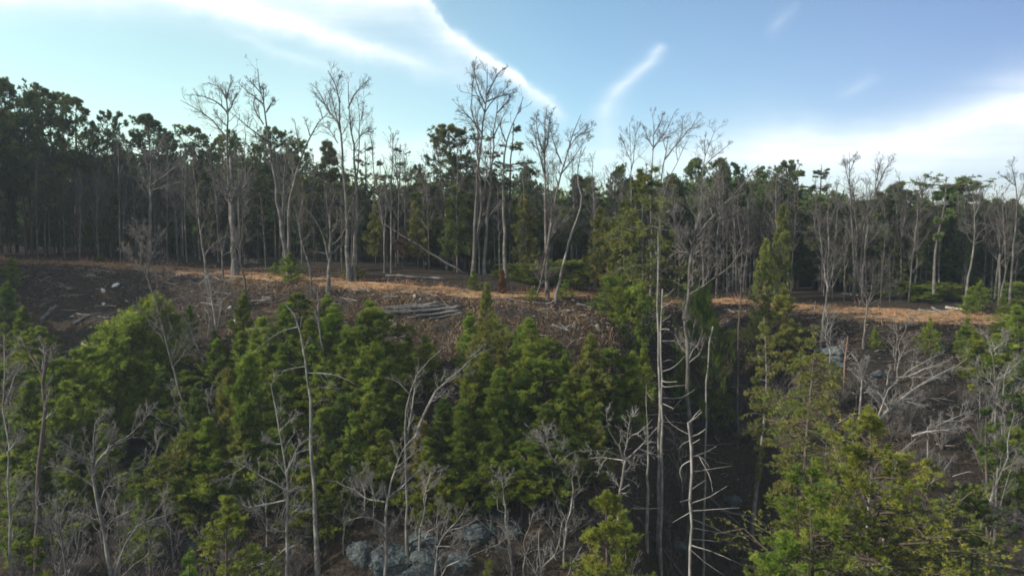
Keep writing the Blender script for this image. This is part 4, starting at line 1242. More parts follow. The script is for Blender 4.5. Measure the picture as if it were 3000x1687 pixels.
def build_wood():
    rg = np.random.default_rng(5)
    LOBM = [conifer_meshes(('lob', i), M_NEEDLE_FAR, M_PINEBARK, 'lob', 22, 3.6, 100 + i, dens=1.0) for i in range(6)]
    WHM = [conifer_meshes(('white', i), M_NEEDLE_FAR, M_PINEBARK, 'white', 20, 3.9, 200 + i) for i in range(4)]
    HEMF = [conifer_meshes(('hemf', i), M_NEEDLE_FAR, M_PINEBARK, 'hem', 14, 2.8, 300 + i, fine=1.8, dens=.8) for i in range(3)]

    def by_top(name, label, px, py, Y, kind, wide=1.0, group=None):
        b = pt(px, 700, Y)
        b[2] = float(H(b[0], b[1])) - .2
        top = pt(px, py, Y)[2]
        h = (top - b[2]) * (.93 if kind == 'lob' else .97)
        src, hh = {'lob': (LOBM, 22), 'white': (WHM, 20), 'hem': (HEMF, 14)}[kind]
        s = h / hh
        m = src[rg.integers(len(src))]
        return put(name, label, 'pine', m, b, rg.random() * 6.28, (s * wide, s * wide, s), group)
    # skyline pines, one by one
    for px, py, Y, kind, wide, lab in [
        (2, 190, 92, 'lob', .9, 'tallest round-headed pine cut by the left edge of the view'),
        (48, 215, 96, 'lob', .8, 'slim tall pine, second from the left edge on the skyline'),
        (92, 262, 92, 'lob', .9, 'dark tall pine in the leftmost group, lower than its neighbours'),
        (135, 237, 97, 'lob', .8, 'tall pine with a small domed top in the leftmost group'),
        (168, 268, 98, 'lob', .8, 'narrow pine top at the right end of the leftmost group'),
        (230, 260, 93, 'lob', .95, 'full pine with a pointed dome, standing clear beside the leftmost group'),
        (320, 310, 96, 'lob', .8, 'open umbrella-topped pine with sky showing through its crown'),
        (372, 420, 99, 'lob', .8, 'low dark pine in the dip right of the umbrella-topped pine'),
        (455, 320, 95, 'lob', 1.15, 'broad round pine veiled by bare twigs, left skyline'),
        (565, 352, 99, 'lob', 1.0, 'ragged pine behind the sweeping bare limbs'),
        (505, 370, 101, 'lob', .9, 'smaller pine between the broad round one and the ragged one'),
        (680, 370, 97, 'lob', 1.0, 'round pine behind the bare tree with the long left limb'),
        (628, 400, 102, 'lob', .9, 'low pine between the ragged pine and a round pine'),
        (820, 355, 98, 'lob', .9, 'pine with loose upright tufts right of the tallest leaning bare tree'),
        (872, 390, 96, 'lob', .95, 'dark pine below the gap of sky on the left skyline'),
        (770, 410, 101, 'lob', .9, 'dim pine behind the tallest leaning bare tree'),
        (985, 402, 90, 'hem', 1.1, 'dense cone-shaped evergreen below the three-stemmed bare tree'),
        (1072, 405, 92, 'white', .85, 'layered pine with drooping shelves right of the three-stemmed bare tree'),
        (1170, 412, 94, 'white', .9, 'spire-topped layered pine standing alone in open sky'),
        (1120, 455, 97, 'white', .8, 'small layered pine left of the spire-topped one'),
        (1215, 470, 98, 'lob', .7, 'rounded dark pine right of the spire-topped pine'),
        (1335, 345, 88, 'lob', 1.15, 'great round-headed pine left of the four-stemmed tall tree'),
        (1495, 340, 88, 'white', 1.05, 'tall layered pine with ragged shelves right of the four-stemmed tree'),
        (1440, 372, 91, 'white', .9, 'dark layered pine hidden by the stems of the four-stemmed tree'),
        (1545, 480, 95, 'lob', .9, 'dim pine under the dense twiggy bare tree'),
        (1725, 505, 100, 'white', .8, 'open pine right of the dense twiggy bare tree'),
        (1805, 474, 98, 'lob', .75, 'small round pine alone in the pale gap left of the hemlock'),
        (1960, 500, 96, 'lob', .9, 'pine dome behind the slanting bare limbs'),
        (2042, 445, 94, 'lob', .75, 'neat round pine top right of the slanting bare limbs'),
        (2110, 450, 97, 'lob', .8, 'bushy pine top beside the neat round one'),
        (2162, 466, 99, 'lob', .8, 'pine top third in the row right of the slanting limbs'),
        (2215, 478, 96, 'lob', .8, 'dull pine between the row of round tops and the ragged crown'),
        (2285, 455, 98, 'lob', .9, 'ragged open pine crown left of the dark layered one'),
        (2385, 478, 96, 'white', 1.1, 'dark layered pine half veiled by bare tops'),
        (2330, 480, 95, 'white', 1.0, 'dark shelved pine just left of the veiled layered one'),
        (2450, 545, 102, 'lob', .8, 'low pine behind the slender bare pair on the right'),
        (2655, 545, 96, 'lob', .9, 'green pine top left of the flat-topped pine'),
        (2610, 570, 93, 'lob', 1.1, 'broad green pine mass below the split-crowned bare tree'),
        (2700, 575, 92, 'lob', 1.1, 'full green pine beneath the left of the flat-topped pine'),
        (2830, 575, 94, 'hem', 1.2, 'brownish evergreen right under the flat-topped crown'),
        (2900, 575, 97, 'lob', .8, 'dark pine behind the dead pole near the right edge'),
        (2965, 570, 98, 'lob', .8, 'dark pine behind the tall right-edge bare tree')]:
        by_top('pine_tree', lab, px, py, Y, kind, wide)
    # the flat-topped pine
    b = pt(2735, 856, 84)
    b[2] = float(H(b[0], b[1])) - .2
    ln = [pt(x, y, 84) - b for x, y in ((2735, 862), (2737, 800), (2739, 731), (2750, 676), (2764, 626), (2773, 579), (2770, 545), (2772, 518))]
    (tv, tf), (cv, cf, ct) = conifer('white', 14, 3.6, 77, dens=.85, lean=ln, prof=([0, .25, .45, .6, .75, .9, 1], [0.02, .12, .3, .9, 1.05, 1.05, .7]))
    put('pine_tree', 'flat-topped pine with a crooked trunk standing above the right skyline', 'pine', (mesh('trunk', tv, tf, 4, M_BARK), mesh('crown', cv, cf, 3, M_NEEDLE_FAR, ct, False)), b)
    # olive hemlock and green conifers at the middle right
    b = hit(1888, 1062)
    ln = [pt(x, y, b[1]) - b for x, y in ((1888, 1068), (1887, 933), (1886, 804), (1879, 638), (1890, 540), (1895, 478))]
    (tv, tf), (cv, cf, ct) = conifer('hem', 15, 3.2, 78, dens=1.15, lean=ln, fine=1.2, prof=([0, .1, .2, .35, .6, .85, 1], [.06, .25, .8, 1.0, .9, .6, .2]))
    put('hemlock_tree', 'large olive green hemlock with drooping sprays, left of the tall dead snags', 'evergreen', (mesh('trunk', tv, tf, 4, M_BARK), mesh('crown', cv, cf, 3, M_NEEDLE_OLV, ct, False)), b)
    OLV = [conifer_meshes(('olv', i), M_NEEDLE_OLV, M_PINEBARK, 'hem', 12, 2.9, 330 + i, fine=1.5, dens=1.1) for i in range(3)]
    for px, py, Y, s, lab in [
                              (1830, 590, 73, .85, 'greenish evergreen behind the left of the large hemlock'), (1760, 610, 78, .8, 'dim evergreen left of the large hemlock'),
                              (2245, 700, 74, .6, 'small sunlit evergreen between bare trunks right of the black crooked trunk'),
                              (2290, 600, 84, .6, 'olive evergreen in the right-hand wood by the dark shelved pine'),
                              (1225, 590, 84, .8, 'olive evergreen behind the leaning fallen trunk'), (1330, 540, 84, .9, 'olive evergreen just left of the four-stemmed tall tree'),
                              (1540, 570, 84, .8, 'green evergreen between two tall bare trees'), (1100, 600, 86, .8, 'green evergreen right of the contorted bare tree')]:
        b = pt(px, 700, Y)
        b[2] = float(H(b[0], b[1])) - .2
        h = pt(px, py, Y)[2] - b[2]
        put('evergreen_tree', lab, 'evergreen', OLV[rg.integers(3)], b, rg.random() * 6.28, (h / 12 * s * 1.1, h / 12 * s * 1.1, h / 12))
    # the mass of the wood behind
    n = 0
    pts_ = []
    tries = 0
    while n < 215 and tries < 6000:
        tries += 1
        Y = 86 + 46 * rg.random() ** 1.3
        px = rg.uniform(-80, 3080)
        x = (px - 1500) / F * Y
        if any((x - a) ** 2 + (Y - c) ** 2 < 2.3 ** 2 for a, c in pts_):
            continue
        yb = np.interp(x, [-70, -40, -20, 0, 14, 30, 50, 70], [90, 88, 85, 82, 90, 92, 87, 88])
        if Y < yb:
            continue
        pts_.append((x, Y))
        py = np.interp(px, SKY_X, SKY_Y) + rg.uniform(0, 110)
        k = rg.random()
        side = 'left' if px < 1000 else ('middle' if px < 1950 else 'right')
        if k < .62:
            by_top('pine_tree', f'slender dark pine deep in the {side} of the wood behind the clearing', px, py, Y, 'lob', rg.uniform(.8, 1.1), f'pines deep in the {side} of the wood')
        else:
            by_top('evergreen_tree', f'dim shade-grown evergreen deep in the {side} of the wood behind the clearing', px, py + rg.uniform(20, 140), Y, 'hem', rg.uniform(.9, 1.3), f'evergreens deep in the {side} of the wood')
        n += 1
    # shade-grown evergreens filling the wood below the crowns
    for i in range(120):
        px = rg.uniform(-60, 3060)
        x0 = (px - 1500) / F * 92
        Y = np.interp(x0, [-70, -40, -20, 0, 14, 30, 50, 70], [93, 91, 89, 85, 92, 94, 91, 92]) + rg.uniform(0, 16)
        side = 'left' if px < 1000 else ('middle' if px < 1950 else 'right')
        py = rg.uniform(560, 690) - (60 if px > 1000 else 0)
        by_top('evergreen_tree', f'low shade-grown evergreen among trunks in the {side} of the wood', px, py, Y, 'hem', rg.uniform(1.3, 1.9), f'low evergreens among trunks in the {side} of the wood')
    # the far wood reads as one mass
    m = 150000
    x = rg.uniform(-110, 115, m)
    y = rg.uniform(112, 150, m)
    gz = H(x, y)
    top = np.interp(1500 + x / y * F, SKY_X, SKY_Y)
    zt = (690 - top) / F * y - 2.5 + 2.2 * vnoise(x / 3.2, y / 3.2, 41) + 1.2 * vnoise(x / 1.3, y / 1.3, 42)
    z = gz + (zt - gz) * rg.random(m) ** .8
    keep = vnoise(x / 2.2 + 50, z / 1.6 + y / 3, 43) > -.25
    P = np.column_stack([x, y, z])[keep]
    n_ = len(P)
    V, Fc, t_ = blades(P, nrm(rg.normal(size=(n_, 3)) + np.array([0, 0, .3])), rg.uniform(.6, 1.3, n_), rg.uniform(.3, .6, n_), np.clip(.4 + .3 * vnoise(P[:, 0] / 4, P[:, 2] / 3, 44) + rg.normal(0, .12, n_), 0, 1), rg)
    tag(obj('far_wood', mesh('far_wood', V, Fc, 3, M_NEEDLE_FAR, t_, False)), 'far evergreen wood closing the view behind the trunks', 'wood', kind='stuff')
    # tall pines outside the left edge, whose shadow lies over the left clearing; the nearest added to shade the lower slope
    for i, (x, Y, h) in enumerate([(-67, 84, 22), (-72, 90, 22), (-74, 80, 23), (-78, 86, 23), (-68, 76, 21), (-82, 78, 23), (-88, 84, 24), (-76, 96, 23), (-72, 93, 21), (-29, 34, 17), (-33, 30, 18), (-36, 35, 19), (-40, 31, 20), (-31, 27, 18), (-44, 34, 20)]):
        by_top_b = (x, Y, float(H(x, Y)) - .2)
        s = h / 22 * (1.0 if Y > 60 else 1.0)
        put('pine_tree', 'tall pine standing unseen beyond the left edge of the view', 'pine', LOBM[i % 6], by_top_b, i * 1.3, (s * 1.25, s * 1.25, s), 'pines beyond the left edge')
    for i in range(16):
        x, Y = -55 - 26 * rg.random(), 66 + 18 * rg.random()
        x = min(x, -.7 * Y - 5.5)
        h = rg.uniform(15, 21)
        put('evergreen_tree', 'dense evergreen of the wood standing beyond the left edge of the view', 'evergreen', HEMF[i % 3], (x, Y, float(H(x, Y)) - .2), i * 1.7, (h / 14 * 1.3, h / 14 * 1.3, h / 14), 'evergreens beyond the left edge')
    # thin bare saplings along the front of the wood
    SAP = []
    for i in range(8):
        q = np.random.default_rng(400 + i)
        k = 9
        s = np.linspace(0, 1, k)
        P = np.column_stack([np.cumsum(q.normal(0, .12, k)) * s, np.cumsum(q.normal(0, .12, k)) * s, 9 * s])[None]
        R = (.07 * (1 - .8 * s) + .008)[None]
        P1, R1 = children(P, R, 22, q, .35, (25, 55), (.15, .32), .4, 5, .15, .012, .5)
        P2, R2 = children(P1, R1, 5, q, .2, (25, 55), (.3, .6), .2, 4, .15, .009, .6)
        P3, R3 = children(P2, R2, 3, q, .2, (25, 55), (.35, .7), .2, 3, .15, .007, .7)
        A = Acc()
        for a, b_, c in ((P1, R1, 4), (P2, R2, 3), (P3, R3, 3)):
            A.add(*tubes(a, b_, c))
        tv, tf = tubes(P, R, 6)
        v, f = A.get()
        SAP.append((mesh('trunk', tv, tf, 4, M_BARK), mesh('crown', v, f, 4, M_TWIG)))
    for i in range(130):
        px = rg.uniform(-30, 3030)
        x0 = (px - 1500) / F * 84
        Y = np.interp(x0, [-60, -38, -20, 0, 14, 30, 50, 70], [86, 84, 80, 77, 86, 88, 81, 82]) + rg.uniform(0, 14) ** 1.0
        x = (px - 1500) / F * Y
        side = 'left' if px < 1000 else ('middle' if px < 1950 else 'right')
        s = rg.uniform(.6, 1.7)
        put('bare_sapling', f'thin grey bare sapling along the {side} front of the wood', 'sapling', SAP[rg.integers(8)], (x, Y, float(H(x, Y)) - .1), rg.random() * 6.28,
            (s * .9, s * .9, s), f'saplings along the {side} front of the wood')
    # generic bare hardwoods standing in and before the wood
    HW = []
    for i in range(6):
        q = np.random.default_rng(430 + i)
        k = 10
        s = np.linspace(0, 1, k)
        P = np.column_stack([np.cumsum(q.normal(0, .16, k)) * s, np.cumsum(q.normal(0, .16, k)) * s, 14 * s])[None]
        R_ = (.13 * (1 - .85 * s) + .012)[None]
        P1, R1 = children(P, R_, 16, q, .35, (25, 50), (.22, .42), .45, 7, .2, .02, .55)
        P2, R2 = children(P1, R1, 7, q, .2, (25, 55), (.3, .6), .3, 5, .18, .012, .6)
        P3, R3 = children(P2, R2, 5, q, .2, (25, 55), (.35, .7), .2, 4, .15, .009, .7)
        A = Acc()
        for a, b_, c in ((P1, R1, 4), (P2, R2, 3), (P3, R3, 3)):
            A.add(*tubes(a, b_, c))
        tv, tf = tubes(P, R_, 7)
        v, f = A.get()
        HW.append((mesh('trunk', tv, tf, 4, M_BARK), mesh('crown', v, f, 4, M_TWIG)))
    for i in range(62):
        px = rg.uniform(1750, 3030) if i < 34 else rg.uniform(-30, 1750)
        x0 = (px - 1500) / F * 84
        Y = np.interp(x0, [-60, -38, -20, 0, 14, 30, 50, 70], [88, 86, 83, 80, 84, 87, 84, 84]) + rg.uniform(0, 10)
        x = (px - 1500) / F * Y
        side = 'left' if px < 1000 else ('middle' if px < 1950 else 'right')
        h = rg.uniform(8, 14.5)
        put('bare_hardwood', f'grey twiggy bare tree among the evergreens at the {side} edge of the wood', 'bare tree', HW[rg.integers(6)], (x, Y, float(H(x, Y)) - .1), rg.random() * 6.28,
            (h / 14 * 1.1, h / 14 * 1.1, h / 14), f'grey bare trees at the {side} edge of the wood')
    # rusty beech leaves still hanging
    for i, (px, py, Y, h) in enumerate([(1180, 790, 83, 4.5), (1135, 800, 85, 4.0), (1770, 850, 76, 4.0)]):
        b = pt(px, py, Y)
        b[2] = float(H(b[0], b[1]))
        m = conifer_meshes(('rust', i % 2), M_LEAF_RUST, M_BARK, 'open', 6, 1.7, 500 + i, dens=.6, fine=1.1)
        put('young_beech', auto('small tree holding rusty dry leaves', px, py - 60), 'tree', m, b, i, h / 6)


build_wood()

# ------------------------------------------------------------------ evergreens of the slope and the brow
def build_slope_pines():
    rg = np.random.default_rng(9)
    YM = [M_NEEDLE_YNG, M_NEEDLE_YNG, M_NEEDLE_SUNLIT, M_NEEDLE_DRK, M_NEEDLE_YNG, M_NEEDLE_OLV, M_NEEDLE_YNG]
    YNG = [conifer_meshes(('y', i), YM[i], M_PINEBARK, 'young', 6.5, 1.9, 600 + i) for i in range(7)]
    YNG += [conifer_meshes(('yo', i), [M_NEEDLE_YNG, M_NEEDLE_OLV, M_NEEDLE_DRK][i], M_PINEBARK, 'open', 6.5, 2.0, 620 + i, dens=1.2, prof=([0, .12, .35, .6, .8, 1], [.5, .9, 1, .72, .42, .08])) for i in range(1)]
    SEED = [conifer_meshes(('s', i), M_NEEDLE_SUNLIT, M_PINEBARK, 'young', 6.5, 1.9, 630 + i) for i in range(3)]  # small pines whose lighter needles stand in for sunlight
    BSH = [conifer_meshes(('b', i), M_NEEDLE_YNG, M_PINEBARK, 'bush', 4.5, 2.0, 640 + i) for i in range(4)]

    BBSH = [conifer_meshes(('bb', i), M_NEEDLE_SUNLIT, M_PINEBARK, 'bush', 5.5, 2.0, 660 + i, dens=1.5) for i in range(2)]

    def yp(px, tip, hpx, wpx, kind='y', desc=None, Y=None):
        base_py = tip + hpx
        b = hit(px, base_py) if Y is None else pt(px, base_py, Y)
        b[2] = float(H(b[0], b[1])) - .15
        top = pt(px, tip, b[1])[2]
        h = max(.6, top - b[2])
        w = wpx / F * b[1] * .60
        src, hh, rr = (YNG, 6.5, 1.9) if kind == 'y' else ((SEED, 6.5, 1.9) if kind == 's' else ((BBSH, 5.5, 2.0) if kind == 'B' else (BSH, 4.5, 2.0)))
        m = src[rg.integers(len(src))]
        h *= rg.uniform(.93, 1.06)
        desc = desc or ('young green pine' if h > 3.2 else 'small green pine')
        nm = 'pine_bush' if kind == 'b' else 'young_pine'
        put(nm, auto(desc, px, tip + hpx * .4), 'bush' if kind == 'b' else 'pine', m, b, rg.random() * 6.28, (w / rr, w / rr, h / hh))
    spec = [
        # left
        (18, 822, 220, 150), (70, 905, 200, 130), (105, 965, 190, 110), (40, 1050, 300, 170), (395, 925, 290, 200, 'B'), (458, 905, 270, 160, 'B'), (345, 1000, 280, 190, 'B'), (300, 1075, 300, 200, 'B'), (235, 1030, 360, 200), (165, 1075, 370, 200),
        (110, 1120, 380, 190), (75, 1200, 330, 170), (200, 1190, 340, 210), (520, 930, 210, 130), (560, 885, 140, 60), (640, 960, 150, 110), (490, 1140, 180, 120), 
        (585, 1115, 420, 200), (655, 1070, 430, 240), (735, 1040, 450, 250), (550, 1250, 300, 160), (620, 1230, 330, 230), (700, 1200, 330, 240), (800, 1100, 400, 230), (770, 1230, 260, 200),
        (715, 865, 200, 130), (705, 975, 170, 120), (765, 925, 240, 170), (830, 900, 250, 170), (800, 970, 240, 170), (880, 862, 150, 120), (905, 930, 280, 190), (975, 890, 300, 190), (960, 860, 130, 110), (1010, 960, 260, 170), (1080, 862, 300, 190), (1055, 920, 280, 180), (1120, 915, 300, 190),
        (1095, 1010, 300, 200), (1030, 1070, 280, 190), (1010, 1160, 280, 170), (950, 1060, 280, 180), (1090, 1150, 280, 190), (1160, 1060, 230, 160), (930, 1200, 300, 180), (1045, 1215, 270, 150), (1120, 1260, 230, 190), (1235, 1215, 260, 190),
        (1180, 1020, 150, 110), (1250, 985, 170, 130), (1200, 975, 120, 90),
        # middle
        (1372, 905, 190, 120), (1400, 940, 290, 180), (1455, 925, 90, 90), (1475, 985, 240, 150), (1420, 1010, 320, 190), (1380, 1080, 280, 180), (1562, 925, 240, 170), (1522, 950, 190, 100), (1615, 985, 200, 120), (1475, 1060, 320, 190), (1545, 1010, 300, 190), (1440, 1130, 300, 180),
        (1600, 1040, 280, 170), (1650, 1040, 210, 110), (1708, 1015, 190, 60), (1690, 1075, 230, 140), (1745, 1030, 200, 120), (1800, 1010, 230, 130), (1850, 1040, 240, 140), (1880, 1005, 200, 90), (1640, 1110, 240, 150), (1720, 1120, 240, 150), (1790, 1100, 220, 150),
        (1290, 1160, 280, 190), (1360, 1190, 280, 190), (1510, 1160, 270, 180), (1590, 1190, 260, 170), (1660, 1200, 250, 150), (1440, 1240, 260, 190), (1340, 1290, 240, 180), (1530, 1280, 240, 180), (1610, 1290, 220, 170), (1260, 1300, 240, 170), (1740, 1230, 200, 140),
        # right of the hollow
        (2270, 840, 260, 190), (2070, 872, 140, 110), (90, 1290, 240, 170), (210, 1330, 260, 180), (320, 1250, 260, 170), (60, 1400, 260, 160), (400, 1340, 230, 140), (430, 1430, 230, 140), (980, 1330, 250, 150), (900, 1350, 260, 160),
        (2820, 925, 130, 90), (2720, 925, 120, 70), (2565, 950, 80, 45), (2985, 905, 230, 170), (2920, 985, 200, 170), (2860, 970, 150, 130), (2990, 1040, 220, 170), (2975, 1270, 260, 150)]
    for s in spec:
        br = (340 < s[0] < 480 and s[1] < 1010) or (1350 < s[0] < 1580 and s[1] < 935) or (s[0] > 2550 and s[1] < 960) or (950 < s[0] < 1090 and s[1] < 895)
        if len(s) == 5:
            yp(*s[:4], 'B', 'sunlit-toned yellow-green bushy pine')
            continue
        yp(*s, 's' if br else 'y', 'sunlit-toned yellow-green young pine' if br else None)
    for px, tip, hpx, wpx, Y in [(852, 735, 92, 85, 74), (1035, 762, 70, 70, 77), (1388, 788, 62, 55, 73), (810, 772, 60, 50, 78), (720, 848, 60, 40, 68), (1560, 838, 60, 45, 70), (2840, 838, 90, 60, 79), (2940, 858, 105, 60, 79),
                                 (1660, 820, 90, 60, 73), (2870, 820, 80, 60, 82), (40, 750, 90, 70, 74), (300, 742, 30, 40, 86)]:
        yp(px, tip, hpx, wpx, 's', 'little sunlit-toned green pine', Y)
    for px, tip, hpx, wpx, Y, d in [(1815, 850, 90, 90, 67, 'bright green pine bush'), (1800, 825, 130, 120, 68, 'bright green pine bush'), (1855, 845, 120, 110, 66, 'bright green pine bush'), 
                                    (2050, 868, 130, 140, 70, 'dark green bush'), (1560, 780, 80, 130, 80, 'dark green bush'), (1660, 770, 80, 140, 80, 'dark green bush'), (1500, 780, 70, 120, 82, 'dark green bush'), 
                                    (2960, 930, 110, 140, 72, 'bright green pine bush'), (2640, 830, 60, 150, 88, 'dark green bush'), (2760, 830, 70, 160, 88, 'dark green bush'), (2700, 840, 60, 120, 86, 'dark green bush'), (2990, 830, 80, 120, 84, 'dark green bush')]:
        yp(px, tip, hpx, wpx, 'b', d, Y)
    k = 0
    while k < 14:
        px, base = rg.uniform(-20, 1930), rg.uniform(1060, 1540)
        lim = np.interp(px, [0, 300, 700, 1150, 1300, 1900], [1300, 1330, 1480, 1450, 1560, 1480])
        top = np.interp(px, [0, 120, 330, 480, 600, 900, 1150, 1280, 1400, 1550, 1900], [1150, 1120, 1010, 1000, 1080, 1000, 1040, 1130, 980, 1000, 1060])
        if base > lim or base < top + 60 or (470 < px < 620 and base < 1180):
            k += .1
            continue
        hpx = rg.uniform(150, 270)
        yp(px, base - hpx, hpx, rg.uniform(110, 190))
        k += 1
    # leafless shrubs: fountains of grey stems
    SHR = []
    for i in range(6):
        q = np.random.default_rng(450 + i)
        m_, kk = 12, 7
        s_ = np.linspace(0, 1, kk)
        d = nrm(np.column_stack([q.normal(0, .5, m_), q.normal(0, .5, m_), np.ones(m_)]))
        P = d[:, None] * (q.uniform(1.4, 2.8, m_)[:, None] * s_)[..., None] + np.cumsum(q.normal(0, .05, (m_, kk, 3)), 1) * s_[None, :, None]
        Rr = np.tile((.03 * (1 - .8 * s_) + .005)[None], (m_, 1))
        P1, R1 = children(P, Rr, 7, q, .25, (25, 60), (.25, .5), .3, 5, .2, .009, .5)
        P2, R2 = children(P1, R1, 5, q, .2, (25, 60), (.3, .6), .2, 4, .15, .007, .6)
        P3, R3 = children(P2, R2, 3, q, .2, (25, 60), (.35, .7), .2, 3, .15, .005, .7)
        A = Acc()
        for a, b_, c in ((P1, R1, 3), (P2, R2, 3), (P3, R3, 3)):
            A.add(*tubes(a, b_, c))
        tv, tf = tubes(P, Rr, 5)
        v, f = A.get()
        SHR.append((mesh('trunk', tv, tf, 4, M_BARK), mesh('crown', v, f, 4, M_TWIG)))
    for k in range(110):
        if k < 38:
            px, py = rg.uniform(-20, 1020), rg.uniform(1470, 1790)
        elif k < 49:
            px, py = rg.uniform(1450, 2250), rg.uniform(1500, 1790)
        elif k < 55:
            continue
        elif k < 76:
            px, py = rg.uniform(2420, 3020), rg.uniform(1050, 1480)
        else:
            px, py = rg.uniform(1980, 2320), rg.uniform(980, 1300)
        b = hit(px, py)
        s_ = rg.uniform(.7, 1.35)
        w_ = 'the bottom left' if px < 700 else ('the bottom middle' if k < 55 else ('the right-hand slope' if k < 76 else 'the dark hollow'))
        put('bare_shrub', 'many-stemmed leafless grey shrub in ' + w_, 'shrub', SHR[rg.integers(6)], (b[0], b[1], float(H(b[0], b[1])) - .05), rg.random() * 6.28, s_, 'leafless shrubs in ' + w_)
    # small grey bare trees standing among and before the slope evergreens
    SBT = []
    for i in range(7):
        q = np.random.default_rng(470 + i)
        k = 10
        s = np.linspace(0, 1, k)
        P = np.column_stack([np.cumsum(q.normal(0, .22, k)) * s, np.cumsum(q.normal(0, .22, k)) * s, 7 * s])[None]
        R_ = (.085 * (1 - .85 * s) + .01)[None]
        P1, R1 = children(P, R_, 13, q, .18, (35, 75), (.25, .5), .35, 7, .3, .014, .55, Lmax=2.6)
        P2, R2 = children(P1, R1, 6, q, .2, (30, 65), (.3, .6), .25, 5, .22, .009, .6)
        P3, R3 = children(P2, R2, 5, q, .2, (25, 60), (.35, .7), .2, 4, .18, .006, .7)
        A = Acc()
        for a, b_, c in ((P1, R1, 4), (P2, R2, 3), (P3, R3, 3)):
            A.add(*tubes(a, b_, c))
        tv, tf = tubes(P, R_, 7)
        v, f = A.get()
        SBT.append((mesh('trunk', tv, tf, 4, M_BARKL), mesh('crown', v, f, 4, M_TWIGL)))
    for k in range(49):
        if k < 16:
            px, py, w_ = rg.uniform(-20, 700), rg.uniform(1300, 1800), 'the lower left slope'
        elif k < 30:
            px, py, w_ = rg.uniform(500, 1250), rg.uniform(1180, 1720), 'the pine-covered middle slope'
        elif k < 38:
            px, py, w_ = rg.uniform(1480, 2000), rg.uniform(1450, 1750), 'the dark bottom middle'
        else:
            px, py, w_ = rg.uniform(2380, 3020), rg.uniform(1050, 1500), 'the right-hand slope'
        b = hit(px, py)
        h = rg.uniform(3.5, 7)
        put('small_bare_tree', 'small grey crooked bare tree on ' + w_ if 'bottom' not in w_ else 'small grey crooked bare tree in ' + w_, 'bare tree', SBT[rg.integers(7)], (b[0], b[1], float(H(b[0], b[1])) - .05), rg.random() * 6.28, (h / 7, h / 7, h / 7), 'small bare trees on ' + w_)
    # the rusty little cedar
    b = pt(1472, 860, 72.5)
    b[2] = float(H(b[0], b[1])) - .1
    put('cedar_shrub', 'small rusty orange cedar at the brow before the straight grey tree', 'bush', conifer_meshes('cedar', leaf_mat('cedar_leaves', [(.08, .06, .02), (.17, .10, .035), (.28, .15, .06)], var=0), M_REDBARK, 'young', 2.4, .55, 700, fine=.8), b)

    # ---- foreground evergreens, each its own mesh
    def own(name, label, px, tip, Y, base_py, wpx, style, mat, seed, dens=1.0, fine=.9, prof=None, cat='pine'):
        b = pt(px, base_py, Y)
        b[2] = min(b[2], 99)
        g = float(H(b[0], Y))
        b[2] = g - .2
        h = pt(px, tip, Y)[2] - b[2]
        R = wpx / F * Y * .5
        (tv, tf), (cv, cf, ct) = conifer(style, h, R, seed, dens=dens, fine=fine, prof=prof)
        put(name, label, cat, (mesh('trunk', tv, tf, 4, M_PINEBARK), mesh('crown', cv, cf, 3, mat, ct, False)), b)
    P_low = ([0, .3, .5, .7, .85, 1], [.9, 1, .85, .6, .35, .08])
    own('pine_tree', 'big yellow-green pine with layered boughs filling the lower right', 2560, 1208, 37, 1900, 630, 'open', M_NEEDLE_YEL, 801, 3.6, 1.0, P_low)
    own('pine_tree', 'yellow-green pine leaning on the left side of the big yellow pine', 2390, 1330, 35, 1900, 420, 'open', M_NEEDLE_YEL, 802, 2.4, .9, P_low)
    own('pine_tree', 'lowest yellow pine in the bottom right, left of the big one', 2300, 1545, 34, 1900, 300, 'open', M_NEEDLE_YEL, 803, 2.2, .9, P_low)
    own('pine_tree', 'green pine with flat boughs low at the right edge', 2820, 1420, 38, 1900, 300, 'open', M_NEEDLE_DRK, 804, 1.1, .95, P_low)
    own('pine_tree', 'dim green pine by the crossing pale stems at the right edge', 2905, 1180, 46, 1700, 240, 'open', M_NEEDLE_DRK, 805, .9, .95, P_low)
    own('pine_tree', 'darker pine behind the right shoulder of the big yellow pine', 2690, 1330, 41, 1900, 250, 'open', M_NEEDLE_OLV, 806, 1.3, .9, P_low)
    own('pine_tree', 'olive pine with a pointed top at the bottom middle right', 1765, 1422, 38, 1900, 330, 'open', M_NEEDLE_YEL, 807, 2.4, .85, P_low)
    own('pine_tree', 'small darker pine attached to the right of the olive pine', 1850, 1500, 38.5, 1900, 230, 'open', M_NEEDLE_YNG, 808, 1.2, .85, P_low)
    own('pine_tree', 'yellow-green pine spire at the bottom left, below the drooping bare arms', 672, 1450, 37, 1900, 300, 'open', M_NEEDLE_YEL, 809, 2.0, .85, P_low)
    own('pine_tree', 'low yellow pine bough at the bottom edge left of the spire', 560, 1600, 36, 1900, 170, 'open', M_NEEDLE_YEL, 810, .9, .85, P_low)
    own('young_pine', 'pale olive pine tip at the bottom edge by the rocks', 1432, 1625, 40, 1750, 110, 'open', M_NEEDLE_OLV, 811, .8, .7, P_low)
    own('young_pine', 'green pine in the shade at the bottom left corner', 110, 1580, 36, 1850, 170, 'open', M_NEEDLE_YNG, 812, .9, .8, P_low)
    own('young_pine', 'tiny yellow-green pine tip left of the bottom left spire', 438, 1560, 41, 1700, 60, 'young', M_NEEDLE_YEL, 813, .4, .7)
    # olive pair right of the hollow
    pr = ([0, .1, .25, .5, .75, 1], [.05, .1, .8, 1, .8, .15])
    own('pine_tree', 'olive pine with two bare lower trunks in front of the rock ledge', 2352, 985, 50, 1490, 250, 'hem', M_NEEDLE_OLV, 814, 1.2, .95, ([0, .25, .35, .6, .85, 1], [.03, .15, .75, 1, .75, .15]))
